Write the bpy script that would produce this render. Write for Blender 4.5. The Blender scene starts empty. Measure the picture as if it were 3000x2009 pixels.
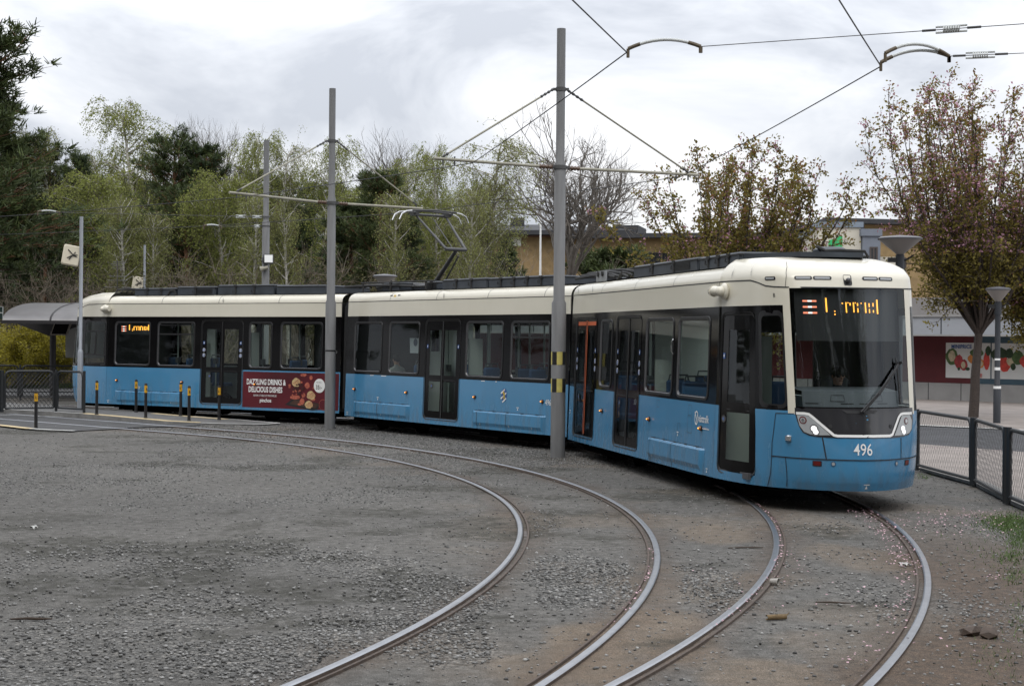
import bpy, math, random
import numpy as np
from mathutils import Matrix, Vector, Euler
R_ = math.radians
sc = bpy.context.scene
COL = sc.collection
random.seed(7); rng = np.random.default_rng(7)

# ------------------------------------------------------------------ camera
FOC, CH, PITCH, ROLL = 4586.6, 2.2566, -0.0042, 0.0085     # focal length in px of a 3000 px wide frame
cam = bpy.data.cameras.new('camera'); camo = bpy.data.objects.new('camera', cam); COL.objects.link(camo)
cam.sensor_fit = 'HORIZONTAL'; cam.sensor_width = 36; cam.lens = 36*FOC/3000
cam.clip_start = .1; cam.clip_end = 3000
camo.matrix_world = Matrix.Translation((0, 0, CH)) @ Matrix.Rotation(math.pi/2+PITCH, 4, 'X') @ Matrix.Rotation(ROLL, 4, 'Z')
sc.camera = camo

# ------------------------------------------------------------------ sky, sun, exposure
SUN_EL, SUN_ROT = R_(52), R_(200)
world = bpy.data.worlds.new('World'); sc.world = world; world.use_nodes = True
nt = world.node_tree; nt.nodes.clear()
def N(t, **kw):
    n = nt.nodes.new(t)
    for k, v in kw.items(): setattr(n, k, v)
    return n
wo = N('ShaderNodeOutputWorld')
sky = N('ShaderNodeTexSky', sky_type='NISHITA', sun_disc=False, sun_elevation=SUN_EL, sun_rotation=SUN_ROT)
bg1 = N('ShaderNodeBackground'); bg1.inputs[1].default_value = .07; nt.links.new(sky.outputs[0], bg1.inputs[0])
tc = N('ShaderNodeTexCoord'); sep = N('ShaderNodeSeparateXYZ'); nt.links.new(tc.outputs['Generated'], sep.inputs[0])
# cloud layer: direction projected on a flat cloud deck
def M(op, a, b=None, c=None):
    n = N('ShaderNodeMath', operation=op)
    for i, x in enumerate((a, b, c)):
        if x is None: continue
        if isinstance(x, (int, float)): n.inputs[i].default_value = x
        else: nt.links.new(x, n.inputs[i])
    return n.outputs[0]
mp_ = N('ShaderNodeMapping'); mp_.inputs['Scale'].default_value = (1, 1, 2.1); mp_.inputs['Location'].default_value = (.35, .2, .1)
nt.links.new(tc.outputs['Generated'], mp_.inputs[0])
no1 = N('ShaderNodeTexNoise'); no1.inputs['Scale'].default_value = 5.0; no1.inputs['Detail'].default_value = 6; no1.inputs['Roughness'].default_value = .56; no1.inputs['Distortion'].default_value = .5
nt.links.new(mp_.outputs[0], no1.inputs['Vector'])
rp = N('ShaderNodeValToRGB'); nt.links.new(no1.outputs[0], rp.inputs[0])
e = rp.color_ramp.elements
e[0].position = .37; e[0].color = (.52, .548, .605, 1)
e[1].position = .61; e[1].color = (.875, .88, .90, 1)
x_ = e.new(.47); x_.color = (.67, .695, .745, 1)
zen = M('MULTIPLY_ADD', M('MAXIMUM', sep.outputs[2], 0.0), 1.9, .93)
mulc = N('ShaderNodeMix', data_type='RGBA', blend_type='MULTIPLY'); mulc.inputs[0].default_value = 1
nt.links.new(rp.outputs[0], mulc.inputs[6])
cz = N('ShaderNodeCombineColor'); [nt.links.new(zen, cz.inputs[i]) for i in range(3)]
nt.links.new(cz.outputs[0], mulc.inputs[7])
bg2 = N('ShaderNodeBackground'); bg2.inputs[1].default_value = 1.0; nt.links.new(mulc.outputs[2], bg2.inputs[0])
mx = N('ShaderNodeMixShader'); mx.inputs[0].default_value = .93
nt.links.new(bg1.outputs[0], mx.inputs[1]); nt.links.new(bg2.outputs[0], mx.inputs[2]); nt.links.new(mx.outputs[0], wo.inputs[0])
sl = bpy.data.lights.new('sun', 'SUN'); so = bpy.data.objects.new('sun', sl); COL.objects.link(so)
sl.energy = .9; sl.angle = R_(25); sl.color = (1, .96, .9)
# sun behind the camera, a little to the right: light travels towards +y
az = R_(200)
dirv = Vector((math.sin(az)*math.cos(SUN_EL), math.cos(az)*math.cos(SUN_EL), math.sin(SUN_EL)))
so.rotation_euler = dirv.to_track_quat('Z', 'Y').to_euler(); so.location = (0, -20, 30)
vs = sc.view_settings; vs.view_transform = 'Standard'; vs.look = 'None'; vs.gamma = 1; vs.use_curve_mapping = False; vs.exposure = 0.16

# ------------------------------------------------------------------ helpers
def gp(u, v, z=0.0):
    """world point at height z seen at pixel (u,v) of the 2341 px wide photograph (camera solve)"""
    x, y = (u*1.28140-1500)/FOC, -(v*1.28140-1004.5)/FOC
    c, s = math.cos(ROLL), math.sin(ROLL)
    x, y = c*x-s*y, s*x+c*y
    dy = math.cos(PITCH)-math.sin(PITCH)*y; dz = math.sin(PITCH)+math.cos(PITCH)*y
    t = (z-CH)/dz
    return Vector((x*t, dy*t, z))
def dp(u, v, D):
    """world point at depth D (metres along y) for a photograph pixel"""
    x, y = (u*1.28140-1500)/FOC, -(v*1.28140-1004.5)/FOC
    c, s = math.cos(ROLL), math.sin(ROLL)
    x, y = c*x-s*y, s*x+c*y
    dy = math.cos(PITCH)-math.sin(PITCH)*y; dz = math.sin(PITCH)+math.cos(PITCH)*y
    t = D/dy
    return Vector((x*t, D, CH+dz*t))
def tag(o, label=None, cat=None, group=None, kind=None):
    if label: o['label'] = label
    if cat: o['category'] = cat
    if group: o['group'] = group
    if kind: o['kind'] = kind
    return o
def empty(name, loc=(0, 0, 0), rz=0, parent=None):
    o = bpy.data.objects.new(name, None); COL.objects.link(o); o.location = loc; o.rotation_euler = (0, 0, rz)
    o.empty_display_size = .3
    if parent: o.parent = parent
    return o
def copy_tree(o, parent=None):
    c = o.copy(); COL.objects.link(c)
    if parent: c.parent = parent
    for ch in o.children: copy_tree(ch, c)
    return c
class MB:
    def __init__(s): s.v = []; s.f = []; s.m = []
    def add(s, vs, fs, m=0):
        o = len(s.v); s.v.extend([tuple(p) for p in vs]); s.f.extend([tuple(i+o for i in f) for f in fs]); s.m.extend([m]*len(fs)); return s
    def box(s, x0, x1, y0, y1, z0, z1, m=0, T=None):
        vs = [(x0, y0, z0), (x1, y0, z0), (x1, y1, z0), (x0, y1, z0), (x0, y0, z1), (x1, y0, z1), (x1, y1, z1), (x0, y1, z1)]
        if T: vs = [T @ Vector(p) for p in vs]
        return s.add(vs, [(0, 3, 2, 1), (4, 5, 6, 7), (0, 1, 5, 4), (1, 2, 6, 5), (2, 3, 7, 6), (3, 0, 4, 7)], m)
    def cbox(s, x0, x1, y0, y1, z0, z1, c=.02, m=0):
        """box with chamfered upper and vertical edges"""
        def ring(i, z): return [(x0+i, y0+c, z), (x0+c, y0+i, z), (x1-c, y0+i, z), (x1-i, y0+c, z), (x1-i, y1-c, z), (x1-c, y1-i, z), (x0+c, y1-i, z), (x0+i, y1-c, z)]
        def inner(z): return [(x0+c, y0+c*1.2, z), (x0+c*1.2, y0+c, z), (x1-c*1.2, y0+c, z), (x1-c, y0+c*1.2, z), (x1-c, y1-c*1.2, z), (x1-c*1.2, y1-c, z), (x0+c*1.2, y1-c, z), (x0+c, y1-c*1.2, z)]
        s.loft([ring(0, z0), ring(0, z1-c), inner(z1)], m, caps=True); return s
    def loft(s, rings, m=0, closed=True, caps=False):
        n = len(rings[0]); vs = [p for r in rings for p in r]; fs = []
        for i in range(len(rings)-1):
            for j in range(n if closed else n-1):
                a, b = i*n+j, i*n+(j+1) % n
                fs.append((a, b, b+n, a+n))
        if caps: fs.append(tuple(reversed(range(n)))); fs.append(tuple((len(rings)-1)*n+j for j in range(n)))
        return s.add(vs, fs, m)
    def tube(s, pts, r, n=8, m=0, caps=True):
        pts = [Vector(p) for p in pts]; rs = r if isinstance(r, (list, tuple)) else [r]*len(pts)
        rings = []; ref = None
        for i, p in enumerate(pts):
            d = (pts[min(i+1, len(pts)-1)]-pts[max(i-1, 0)])
            d = d.normalized() if d.length > 1e-9 else Vector((0, 0, 1))
            if ref is None: ref = Vector((0, 0, 1)) if abs(d.z) < .9 else Vector((1, 0, 0))
            a = ref-d*ref.dot(d)
            if a.length < 1e-4: a = d.orthogonal()
            a.normalize(); ref = a
            b = d.cross(a)
            rings.append([p+(a*math.cos(2*math.pi*k/n)+b*math.sin(2*math.pi*k/n))*rs[i] for k in range(n)])
        return s.loft(rings, m, caps=caps)
    def lathe(s, prof, n=16, m=0, c=(0, 0, 0), caps=False):
        rings = [[(c[0]+r*math.cos(2*math.pi*k/n), c[1]+r*math.sin(2*math.pi*k/n), c[2]+z) for k in range(n)] for r, z in prof]
        return s.loft(rings, m, caps=caps)
    def ball(s, c, r, m=0, n=8, sx=1, sy=1, sz=1):
        rings = []
        for i in range(1, n): 
            a = math.pi*i/n
            rings.append([(c[0]+sx*r*math.sin(a)*math.cos(2*math.pi*k/n), c[1]+sy*r*math.sin(a)*math.sin(2*math.pi*k/n), c[2]-sz*r*math.cos(a)) for k in range(n)])
        return s.loft(rings, m, caps=True)
    def quad(s, a, b, c, d, m=0): return s.add([a, b, c, d], [(0, 1, 2, 3)], m)
    def prism(s, pts, z0, z1, m=0):
        n = len(pts); return s.add([(x, y, z0) for x, y in pts]+[(x, y, z1) for x, y in pts], [tuple(reversed(range(n))), tuple(range(n, 2*n))]+[(i, (i+1) % n, (i+1) % n+n, i+n) for i in range(n)], m)
    def build(s, name, mats, parent=None, loc=None, rz=0, smooth=35):
        me = bpy.data.meshes.new(name); me.from_pydata(s.v, [], s.f)
        for mt in (mats if isinstance(mats, (list, tuple)) else [mats]): me.materials.append(mt)
        me.polygons.foreach_set('material_index', s.m)
        if smooth:
            me.polygons.foreach_set('use_smooth', [True]*len(s.f)); me.set_sharp_from_angle(angle=R_(smooth))
        me.update()
        o = bpy.data.objects.new(name, me); COL.objects.link(o)
        if parent: o.parent = parent
        if loc is not None: o.location = loc
        if rz: o.rotation_euler = (0, 0, rz)
        return o
def np_obj(name, verts, faces, mats, matidx=None, parent=None, attrs=None, smooth=False):
    """fast mesh from numpy: faces (n,k) all the same size"""
    me = bpy.data.meshes.new(name); nv, (nf, k) = len(verts), faces.shape
    me.vertices.add(nv); me.vertices.foreach_set('co', np.asarray(verts, np.float32).ravel())
    me.loops.add(nf*k); me.loops.foreach_set('vertex_index', faces.astype(np.int32).ravel())
    me.polygons.add(nf); me.polygons.foreach_set('loop_start', np.arange(0, nf*k, k, dtype=np.int32)); me.polygons.foreach_set('loop_total', np.full(nf, k, np.int32))
    for m in (mats if isinstance(mats, (list, tuple)) else [mats]): me.materials.append(m)
    if matidx is not None: me.polygons.foreach_set('material_index', np.asarray(matidx, np.int32))
    if smooth: me.polygons.foreach_set('use_smooth', np.ones(nf, bool))
    for an, (dom, data) in (attrs or {}).items():
        a = me.attributes.new(an, 'FLOAT', dom); a.data.foreach_set('value', np.asarray(data, np.float32))
    me.update(); me.validate()
    o = bpy.data.objects.new(name, me); COL.objects.link(o)
    if parent: o.parent = parent
    return o
# ------------------------------------------------------------------ materials
def mat(name, col, rough=.5, metal=0, spec=.5, var=0, vscale=3, bump=0, bscale=40, emit=None, coat=0, attr=None, avar=.5, stretch=None):
    m = bpy.data.materials.new(name); m.use_nodes = True; t = m.node_tree; b = t.nodes['Principled BSDF']
    b.inputs['Base Color'].default_value = (*col, 1); b.inputs['Roughness'].default_value = rough; b.inputs['Metallic'].default_value = metal
    b.inputs['Specular IOR Level'].default_value = spec
    if coat: b.inputs['Coat Weight'].default_value = coat; b.inputs['Coat Roughness'].default_value = .06
    if emit: b.inputs['Emission Color'].default_value = (*emit[:3], 1); b.inputs['Emission Strength'].default_value = emit[3]
    tcn = None
    if var or bump:
        tcn = t.nodes.new('ShaderNodeTexCoord').outputs['Object']
        if stretch:
            mp = t.nodes.new('ShaderNodeMapping'); mp.inputs['Scale'].default_value = stretch; t.links.new(tcn, mp.inputs[0]); tcn = mp.outputs[0]
    if var or attr:
        mixn = t.nodes.new('ShaderNodeMix'); mixn.data_type = 'RGBA'; mixn.blend_type = 'MULTIPLY'; mixn.inputs[0].default_value = 1
        mixn.inputs[6].default_value = (*col, 1)
        if attr:
            src = t.nodes.new('ShaderNodeAttribute'); src.attribute_name = attr; fac = src.outputs['Fac']; amt = avar
        else:
            n = t.nodes.new('ShaderNodeTexNoise'); n.inputs['Scale'].default_value = vscale; n.inputs['Detail'].default_value = 5; t.links.new(tcn, n.inputs[0]); fac = n.outputs[0]; amt = var
        mr = t.nodes.new('ShaderNodeMapRange'); mr.inputs[1].default_value = .25 if not attr else 0; mr.inputs[2].default_value = .75 if not attr else 1; mr.inputs[3].default_value = 1-amt; mr.inputs[4].default_value = 1+amt
        t.links.new(fac, mr.inputs[0])
        cc = t.nodes.new('ShaderNodeCombineColor'); [t.links.new(mr.outputs[0], cc.inputs[i]) for i in range(3)]
        t.links.new(cc.outputs[0], mixn.inputs[7]); t.links.new(mixn.outputs[2], b.inputs['Base Color'])
    if bump:
        n = t.nodes.new('ShaderNodeTexNoise'); n.inputs['Scale'].default_value = bscale; n.inputs['Detail'].default_value = 4; t.links.new(tcn, n.inputs[0])
        bp = t.nodes.new('ShaderNodeBump'); bp.inputs['Strength'].default_value = bump; bp.inputs['Distance'].default_value = .02; t.links.new(n.outputs[0], bp.inputs['Height']); t.links.new(bp.outputs[0], b.inputs['Normal'])
    return m
def glass(name, tint, ior=1.45, rough=.02, extra=0):
    m = bpy.data.materials.new(name); m.use_nodes = True; t = m.node_tree; t.nodes.clear()
    o = t.nodes.new('ShaderNodeOutputMaterial'); mxs = t.nodes.new('ShaderNodeMixShader'); tr = t.nodes.new('ShaderNodeBsdfTransparent'); gl = t.nodes.new('ShaderNodeBsdfGlossy')
    fr = t.nodes.new('ShaderNodeFresnel'); ge = t.nodes.new('ShaderNodeNewGeometry')      # thin pane: same reflectance from either side
    m1 = t.nodes.new('ShaderNodeMath'); m1.operation = 'MULTIPLY_ADD'; t.links.new(ge.outputs['Backfacing'], m1.inputs[0]); m1.inputs[1].default_value = 1/ior-ior; m1.inputs[2].default_value = ior; t.links.new(m1.outputs[0], fr.inputs[0])
    tr.inputs[0].default_value = (*tint, 1); gl.inputs['Roughness'].default_value = rough; gl.inputs[0].default_value = (.9, .95, 1, 1)
    ad = t.nodes.new('ShaderNodeMath'); ad.operation = 'ADD'; ad.inputs[1].default_value = extra; t.links.new(fr.outputs[0], ad.inputs[0])
    t.links.new(ad.outputs[0], mxs.inputs[0]); t.links.new(tr.outputs[0], mxs.inputs[1]); t.links.new(gl.outputs[0], mxs.inputs[2]); t.links.new(mxs.outputs[0], o.inputs[0])
    return m
BLUE = mat('blue paint', (.050, .212, .385), .22, coat=.35, var=.05, vscale=1.2)
CREAM = mat('cream paint', (.66, .625, .52), .25, coat=.35, var=.025, vscale=1.5)
BLACKP = mat('gloss black paint', (.0045, .0042, .0045), .09, spec=.09)
BLACK = mat('black plastic', (.012, .012, .013), .45)
RUBBER = mat('dark rubber', (.018, .018, .019), .38, spec=.3)
RIM = mat('window rim grey', (.10, .10, .105), .25)
ROOFG = mat('dark grey roof box', (.035, .042, .052), .5, var=.35, vscale=2.5)
ROOFD = mat('sooty roof', (.022, .022, .022), .8, var=.4)
UNDER = mat('dark underframe', (.004, .004, .004), 1, spec=0)  # nearly black without gloss; shade under the tram put into the colour
BELLOW = mat('bellows rubber', (.018, .018, .019), .6)
INTG = mat('interior light grey', (.42, .45, .42), .6)
INTD = mat('interior dark grey', (.05, .055, .06), .6)
FLOORI = mat('interior floor', (.06, .06, .065), .7)
SEATB = mat('seat blue', (.018, .055, .13), .8)
POLEY = mat('grab pole', (.35, .40, .38), .3, metal=.3)
GLASS = glass('tinted window glass', (.76, .82, .79), 1.24)
WSG = glass('windscreen glass', (.72, .76, .76), 1.15, .01, .042)
WHITE = mat('white lettering', (.78, .78, .76), .4)
DARKL = mat('dark seam', (.012, .014, .018), .6)
ORANGE = mat('orange stripe', (.52, .105, .03), .45)
LEDO = mat('amber led', (.3, .1, .01), .5, emit=(1, .42, .05, 2.6))
LEDR = mat('red led bar', (.3, .05, .02), .5, emit=(1, .28, .16, 1.6))
LEDW = mat('white lamp', (.8, .8, .8), .3, emit=(1, 1, 1, 1.2))
AMBER = mat('amber lens', (.30, .09, .015), .2, coat=.5)
REDL = mat('red lens', (.12, .008, .008), .25)
LENS = mat('headlight lens', (.33, .345, .35), .12, coat=.6)
CHROME = mat('bright metal', (.6, .6, .6), .25, metal=1)
STICK = mat('blue sticker', (.03, .09, .28), .5)
def grime(m, z0, z1, col, amt):
    """road dust caught in patches on the lower skirts"""
    t = m.node_tree; b = t.nodes['Principled BSDF']; L = t.links.new; tcn = t.nodes.new('ShaderNodeTexCoord').outputs['Object']; s = t.nodes.new('ShaderNodeSeparateXYZ'); L(tcn, s.inputs[0])
    mr = t.nodes.new('ShaderNodeMapRange'); mr.inputs[1].default_value = z1; mr.inputs[2].default_value = z0; L(s.outputs[2], mr.inputs[0])
    mp = t.nodes.new('ShaderNodeMapping'); mp.inputs['Scale'].default_value = (3, 3, .8); L(tcn, mp.inputs[0]); n = t.nodes.new('ShaderNodeTexNoise'); n.inputs['Scale'].default_value = 2.5; n.inputs['Detail'].default_value = 7; L(mp.outputs[0], n.inputs[0])
    r2 = t.nodes.new('ShaderNodeMapRange'); r2.inputs[1].default_value = .42; r2.inputs[2].default_value = .75; r2.inputs[4].default_value = amt; L(n.outputs[0], r2.inputs[0])
    mu = t.nodes.new('ShaderNodeMath'); mu.operation = 'MULTIPLY'; L(mr.outputs[0], mu.inputs[0]); L(r2.outputs[0], mu.inputs[1])
    mx = t.nodes.new('ShaderNodeMix'); mx.data_type = 'RGBA'; L(mu.outputs[0], mx.inputs[0]); src = b.inputs['Base Color'].links[0].from_socket; L(src, mx.inputs[6]); mx.inputs[7].default_value = (*col, 1); L(mx.outputs[2], b.inputs['Base Color'])
    ad = t.nodes.new('ShaderNodeMath'); ad.operation = 'MULTIPLY_ADD'; ad.inputs[1].default_value = .5; ad.inputs[2].default_value = b.inputs['Roughness'].default_value; L(mu.outputs[0], ad.inputs[0]); L(ad.outputs[0], b.inputs['Roughness'])
grime(BLUE, .35, 1.2, (.11, .105, .095), .45); grime(CREAM, 3.6, 2.7, (.36, .34, .28), .10)
# ------------------------------------------------------------------ lettering
def text_tris(s, size=1.0, xs=1.0, bold=0.0, align='LEFT', spacing=1.0):
    cu = bpy.data.curves.new('txt', 'FONT'); cu.body = s; cu.size = size; cu.align_x = align; cu.offset = bold*size; cu.space_character = spacing; cu.resolution_u = 3
    o = bpy.data.objects.new('txt', cu); COL.objects.link(o)
    dg = bpy.context.evaluated_depsgraph_get(); dg.update()
    me = bpy.data.meshes.new_from_object(o.evaluated_get(dg))
    vs = [(v.co.x*xs, v.co.y) for v in me.vertices]; fs = [tuple(p.vertices) for p in me.polygons]
    bpy.data.objects.remove(o); bpy.data.curves.remove(cu); bpy.data.meshes.remove(me)
    return vs, fs
def put_text(mb, mp, s, a0, z0, size, off=.006, m=0, **kw):
    """letters laid on a surface map mp(a,z,off); 'flip' when a grows to the viewer's left"""
    sa = kw.pop('sa', 1.0)
    vs, fs = text_tris(s, size, **kw)
    mb.add([mp(a0+x*sa, z0+y, off) for x, y in vs], fs, m)
def poly_on(mb, mp, pts, off, m=0, cuts=0):
    """flat polygon laid on a curved surface map: ear clip through bmesh, then subdivide"""
    import bmesh
    bm = bmesh.new(); f = bm.faces.new([bm.verts.new((a, z, 0)) for a, z in pts])
    bmesh.ops.triangulate(bm, faces=[f])
    if cuts:
        for _ in range(cuts): bmesh.ops.subdivide_edges(bm, edges=bm.edges[:], cuts=1, use_grid_fill=True)
    bm.verts.index_update()
    mb.add([mp(v.co.x, v.co.y, off) for v in bm.verts], [tuple(v.index for v in f.verts) for f in bm.faces], m); bm.free()
def strip_on(mb, mp, pts, w, off, m=0, sa=1.0, sub=4):
    """line of width w (metres) along points on a surface map; sa = metres per unit of a"""
    P = []
    for (a0, z0), (a1, z1) in zip(pts[:-1], pts[1:]):
        P += [(a0+(a1-a0)*i/sub, z0+(z1-z0)*i/sub) for i in range(sub)]
    P.append(pts[-1]); L, Rr = [], []
    for i, (a, z) in enumerate(P):
        a0, z0 = P[max(i-1, 0)]; a1, z1 = P[min(i+1, len(P)-1)]
        dx, dz = (a1-a0)*sa, z1-z0; l = math.hypot(dx, dz) or 1
        nx, nz = -dz/l, dx/l
        L.append(mp(a+nx*w/2/sa, z+nz*w/2, off)); Rr.append(mp(a-nx*w/2/sa, z-nz*w/2, off))
    n = len(P); mb.add(L+Rr, [(i, i+1, n+i+1, n+i) for i in range(n-1)], m)
def disc_on(mb, mp, a, z, r, off, m=0, sa=1.0, n=14, rz=None):
    poly_on(mb, mp, [(a+r/sa*math.cos(2*math.pi*k/n), z+(rz or r)*math.sin(2*math.pi*k/n)) for k in range(n)], off, m)
def rect_on(mb, mp, a0, a1, z0, z1, off, m=0, na=1):
    vs = []; 
    for i in range(na+1): a = a0+(a1-a0)*i/na; vs += [mp(a, z0, off), mp(a, z1, off)]
    mb.add(vs, [(2*i, 2*i+2, 2*i+3, 2*i+1) for i in range(na)], m)
def rrect(a0, a1, z0, z1, r, n=4, sa=1.0):
    pts = []
    for cx, cz, s0 in ((a1-r/sa, z1-r, 0), (a0+r/sa, z1-r, 90), (a0+r/sa, z0+r, 180), (a1-r/sa, z0+r, 270)):
        for k in range(n+1):
            t = R_(s0+90*k/n); pts.append((cx+r/sa*math.cos(t), cz+r*math.sin(t)))
    return pts
def ring_on(mb, mp, A, B, offA, offB, m=0):
    """band between two outlines of equal length on a surface map"""
    n = len(A); mb.add([mp(a, z, offA) for a, z in A]+[mp(a, z, offB) for a, z in B], [(i, (i+1) % n, (i+1) % n+n, i+n) for i in range(n)], m)
def panel(mb, mp, acuts, zcuts, holes, mfun, off=0.0):
    ac = sorted(set(round(x, 4) for x in acuts)); zc_ = sorted(set(round(x, 4) for x in zcuts))
    idx = {}; vs = []; fs = []; ms = []
    def vi(i, j):
        if (i, j) not in idx: idx[i, j] = len(vs); vs.append(mp(ac[i], zc_[j], off))
        return idx[i, j]
    for i in range(len(ac)-1):
        for j in range(len(zc_)-1):
            ca, cz_ = (ac[i]+ac[i+1])/2, (zc_[j]+zc_[j+1])/2
            if any(h[0] < ca < h[1] and h[2] < cz_ < h[3] for h in holes): continue
            fs.append((vi(i, j), vi(i+1, j), vi(i+1, j+1), vi(i, j+1))); ms.append(mfun(ca, cz_))
    o = len(mb.v); mb.v.extend(tuple(p) for p in vs); mb.f.extend(tuple(k+o for k in f) for f in fs); mb.m.extend(ms)
# ================================================================== TRAM
Z0, ZB, ZC, ZG = .2935, 1.321, 2.71, 3.06
def halfw(z): return 1.325-.032*(z-.29)
def S_(s, z, off=0.0): return (s, -(halfw(z)+off), z)          # near (right-hand) side wall
def F_(s, z, off=0.0): return (s, (halfw(z)+off), z)           # far side wall
CB = np.array([(0, 1), (.06, .995), (.33, .945), (.53, .865), (.68, .755), (.80, .60), (.90, .42), (.97, .22), (1, 0)])
CT = np.array([(0, 1), (.06, .995), (.33, .945), (.55, .89), (.72, .825), (.865, .71), (.94, .5), (.985, .25), (1, 0)])
XN = ([.29, .45, .7, 1.0, 1.3, 2.95, 3.1, 3.22, 3.31, 3.38], [2.20, 2.27, 2.27, 2.24, 2.17, 1.85, 1.80, 1.66, 1.4, .95])
def cat_(P, t):
    n = len(P)-1; i = min(max(int(t), 0), n-1); u = t-i
    p0 = P[max(i-1, 0)]; p1 = P[i]; p2 = P[i+1]
    p3 = P[i+2] if i+2 <= n else np.array([P[n-1][0], -P[n-1][1]])
    return .5*((2*p1)+(-p0+p2)*u+(2*p0-5*p1+4*p2-p3)*u*u+(-p0+3*p1-3*p2+p3)*u**3)
def cab0(t, z):
    m = t > 8; tt = 16-t if m else t
    q = float(np.interp(z, [.29, 1.3, 2.95], [0, .6, 1]))
    c = cat_(CB, tt)*(1-q)+cat_(CT, tt)*q
    x = 8.2+c[0]*float(np.interp(z, *XN)); y = c[1]*halfw(z)
    if z > 3.1: y *= 1-(max(0, z-3.1)/.28)**2*.18
    return x, (y if m else -y)
def C_(t, z, off=0.0):
    x, y = cab0(t, z)
    if off:
        xa, ya = cab0(t-.05, z); xb, yb = cab0(t+.05, z)
        dx, dy = xb-xa, yb-ya; l = math.hypot(dx, dy) or 1
        x += dy/l*off; y -= dx/l*off
    return (x, y, z)
def CR_(t, z, off=0.0):
    x, y, z = C_(t, z, off); return (8.2-x, y, z)
TRAM_AT = Vector((-.4, 35.2, 0))
tram = empty('tram', TRAM_AT)
tag(tram, 'blue and cream three carriage tram numbered 496 turning on the curved track', 'tram')
MATS = [BLUE, BLACKP, CREAM, DARKL, UNDER, INTG, RUBBER, ROOFD, WHITE]
mside = lambda a, z: 0 if z < ZB else (1 if z < ZC else 2)
def roof_prof():
    return [(1.236, 3.06), (1.23, 3.11), (1.205, 3.17), (1.16, 3.22), (1.09, 3.26), (.98, 3.285), (.8, 3.30), (.3, 3.31)]
def carriage(loc, th, L, near, far):
    """open shell with cut openings: near/far = list of (s0,s1,z0,z1)"""
    mb = MB()
    cut = lambda hs: sorted({0, L, *[h[0] for h in hs], *[h[1] for h in hs]})
    zc = lambda hs: sorted({Z0, ZB, ZC, ZG, .36, *[h[2] for h in hs], *[h[3] for h in hs]})
    panel(mb, S_, cut(near), zc(near), near, mside); panel(mb, F_, cut(far), zc(far), far, mside)
    pr = roof_prof()
    ring = [(-y, z) for y, z in pr]+[(y, z) for y, z in reversed(pr)]
    mb.loft([[(s, y, z) for y, z in ring] for s in (0, L)], 2, closed=False)
    mb.add([(0, -.98, 3.313), (L, -.98, 3.313), (L, .98, 3.313), (0, .98, 3.313)], [(0, 1, 2, 3)], 7)
    # underside, floor edge, ends, ceiling
    mb.box(.02, L-.02, -1.30, 1.30, .33, .36, 4)
    for s in (0.012, L-.012):
        for y0, y1 in ((-1.28, -.62), (.62, 1.28)): mb.quad((s, y0, .33), (s, y1, .33), (s, y1*.97, 3.05), (s, y0*.97, 3.05), 6)
        mb.quad((s, -.62, 2.35), (s, .62, 2.35), (s, .62, 3.2), (s, -.62, 3.2), 6)
    mb.box(.03, L-.03, -1.2, 1.2, 2.68, 2.71, 5)
    # dark gutter line and roof joints
    for mp in (S_, F_): strip_on(mb, mp, [(0, ZG), (L, ZG)], .014, .003, 3, sub=1)
    for s in np.arange(2.0, L-.8, 2.05):
        for sg in (-1, 1): mb.loft([[(s-.006, sg*(y+.002), z+.002), (s+.006, sg*(y+.002), z+.002)] for y, z in pr[:6]], 3, closed=False)
    return mb
def finish(mb, loc, th):
    o = mb.build('carriage', MATS, tram, loc=Vector(loc)-TRAM_AT, rz=th, smooth=40); return o
def vent_mark(mb, mp, s, z):
    for k in range(7):
        w = .028*(1-abs(k-3)/4.2); strip_on(mb, mp, [(s-w, z-.06+k*.02), (s+w, z-.06+k*.02)], .009, .012, 3, sub=1)
# ---- sub-part makers (children of a carriage, local coordinates)
def window(par, mp, s0, s1, z0=1.42, z1=2.52, hopper=False, bars=()):
    mb = MB(); out = rrect(s0-.055, s1+.055, z0-.055, z1+.055, .11); mid_ = rrect(s0-.02, s1+.02, z0-.02, z1+.02, .09); inn = rrect(s0, s1, z0, z1, .075)
    ring_on(mb, mp, rrect(s0-.06, s1+.06, z0-.06, z1+.06, .11), out, 0.001, .012, 0); ring_on(mb, mp, out, mid_, .012, .012, 0); ring_on(mb, mp, mid_, inn, .012, -.012, 1)
    # corner fill behind the rounded ring
    poly_on(mb, mp, inn, -.012, 2)
    if hopper:
        rect_on(mb, mp, s0, s1, z1-.30, z1-.26, .004, 0)
        rect_on(mb, mp, s0+.03, s1-.03, z1-.05, z1-.03, .004, 0)
    for b in bars: rect_on(mb, mp, b-.018, b+.018, z0, z1, .004, 0)
    return mb.build('window', [RUBBER, RIM, GLASS], par, smooth=0)
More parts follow.
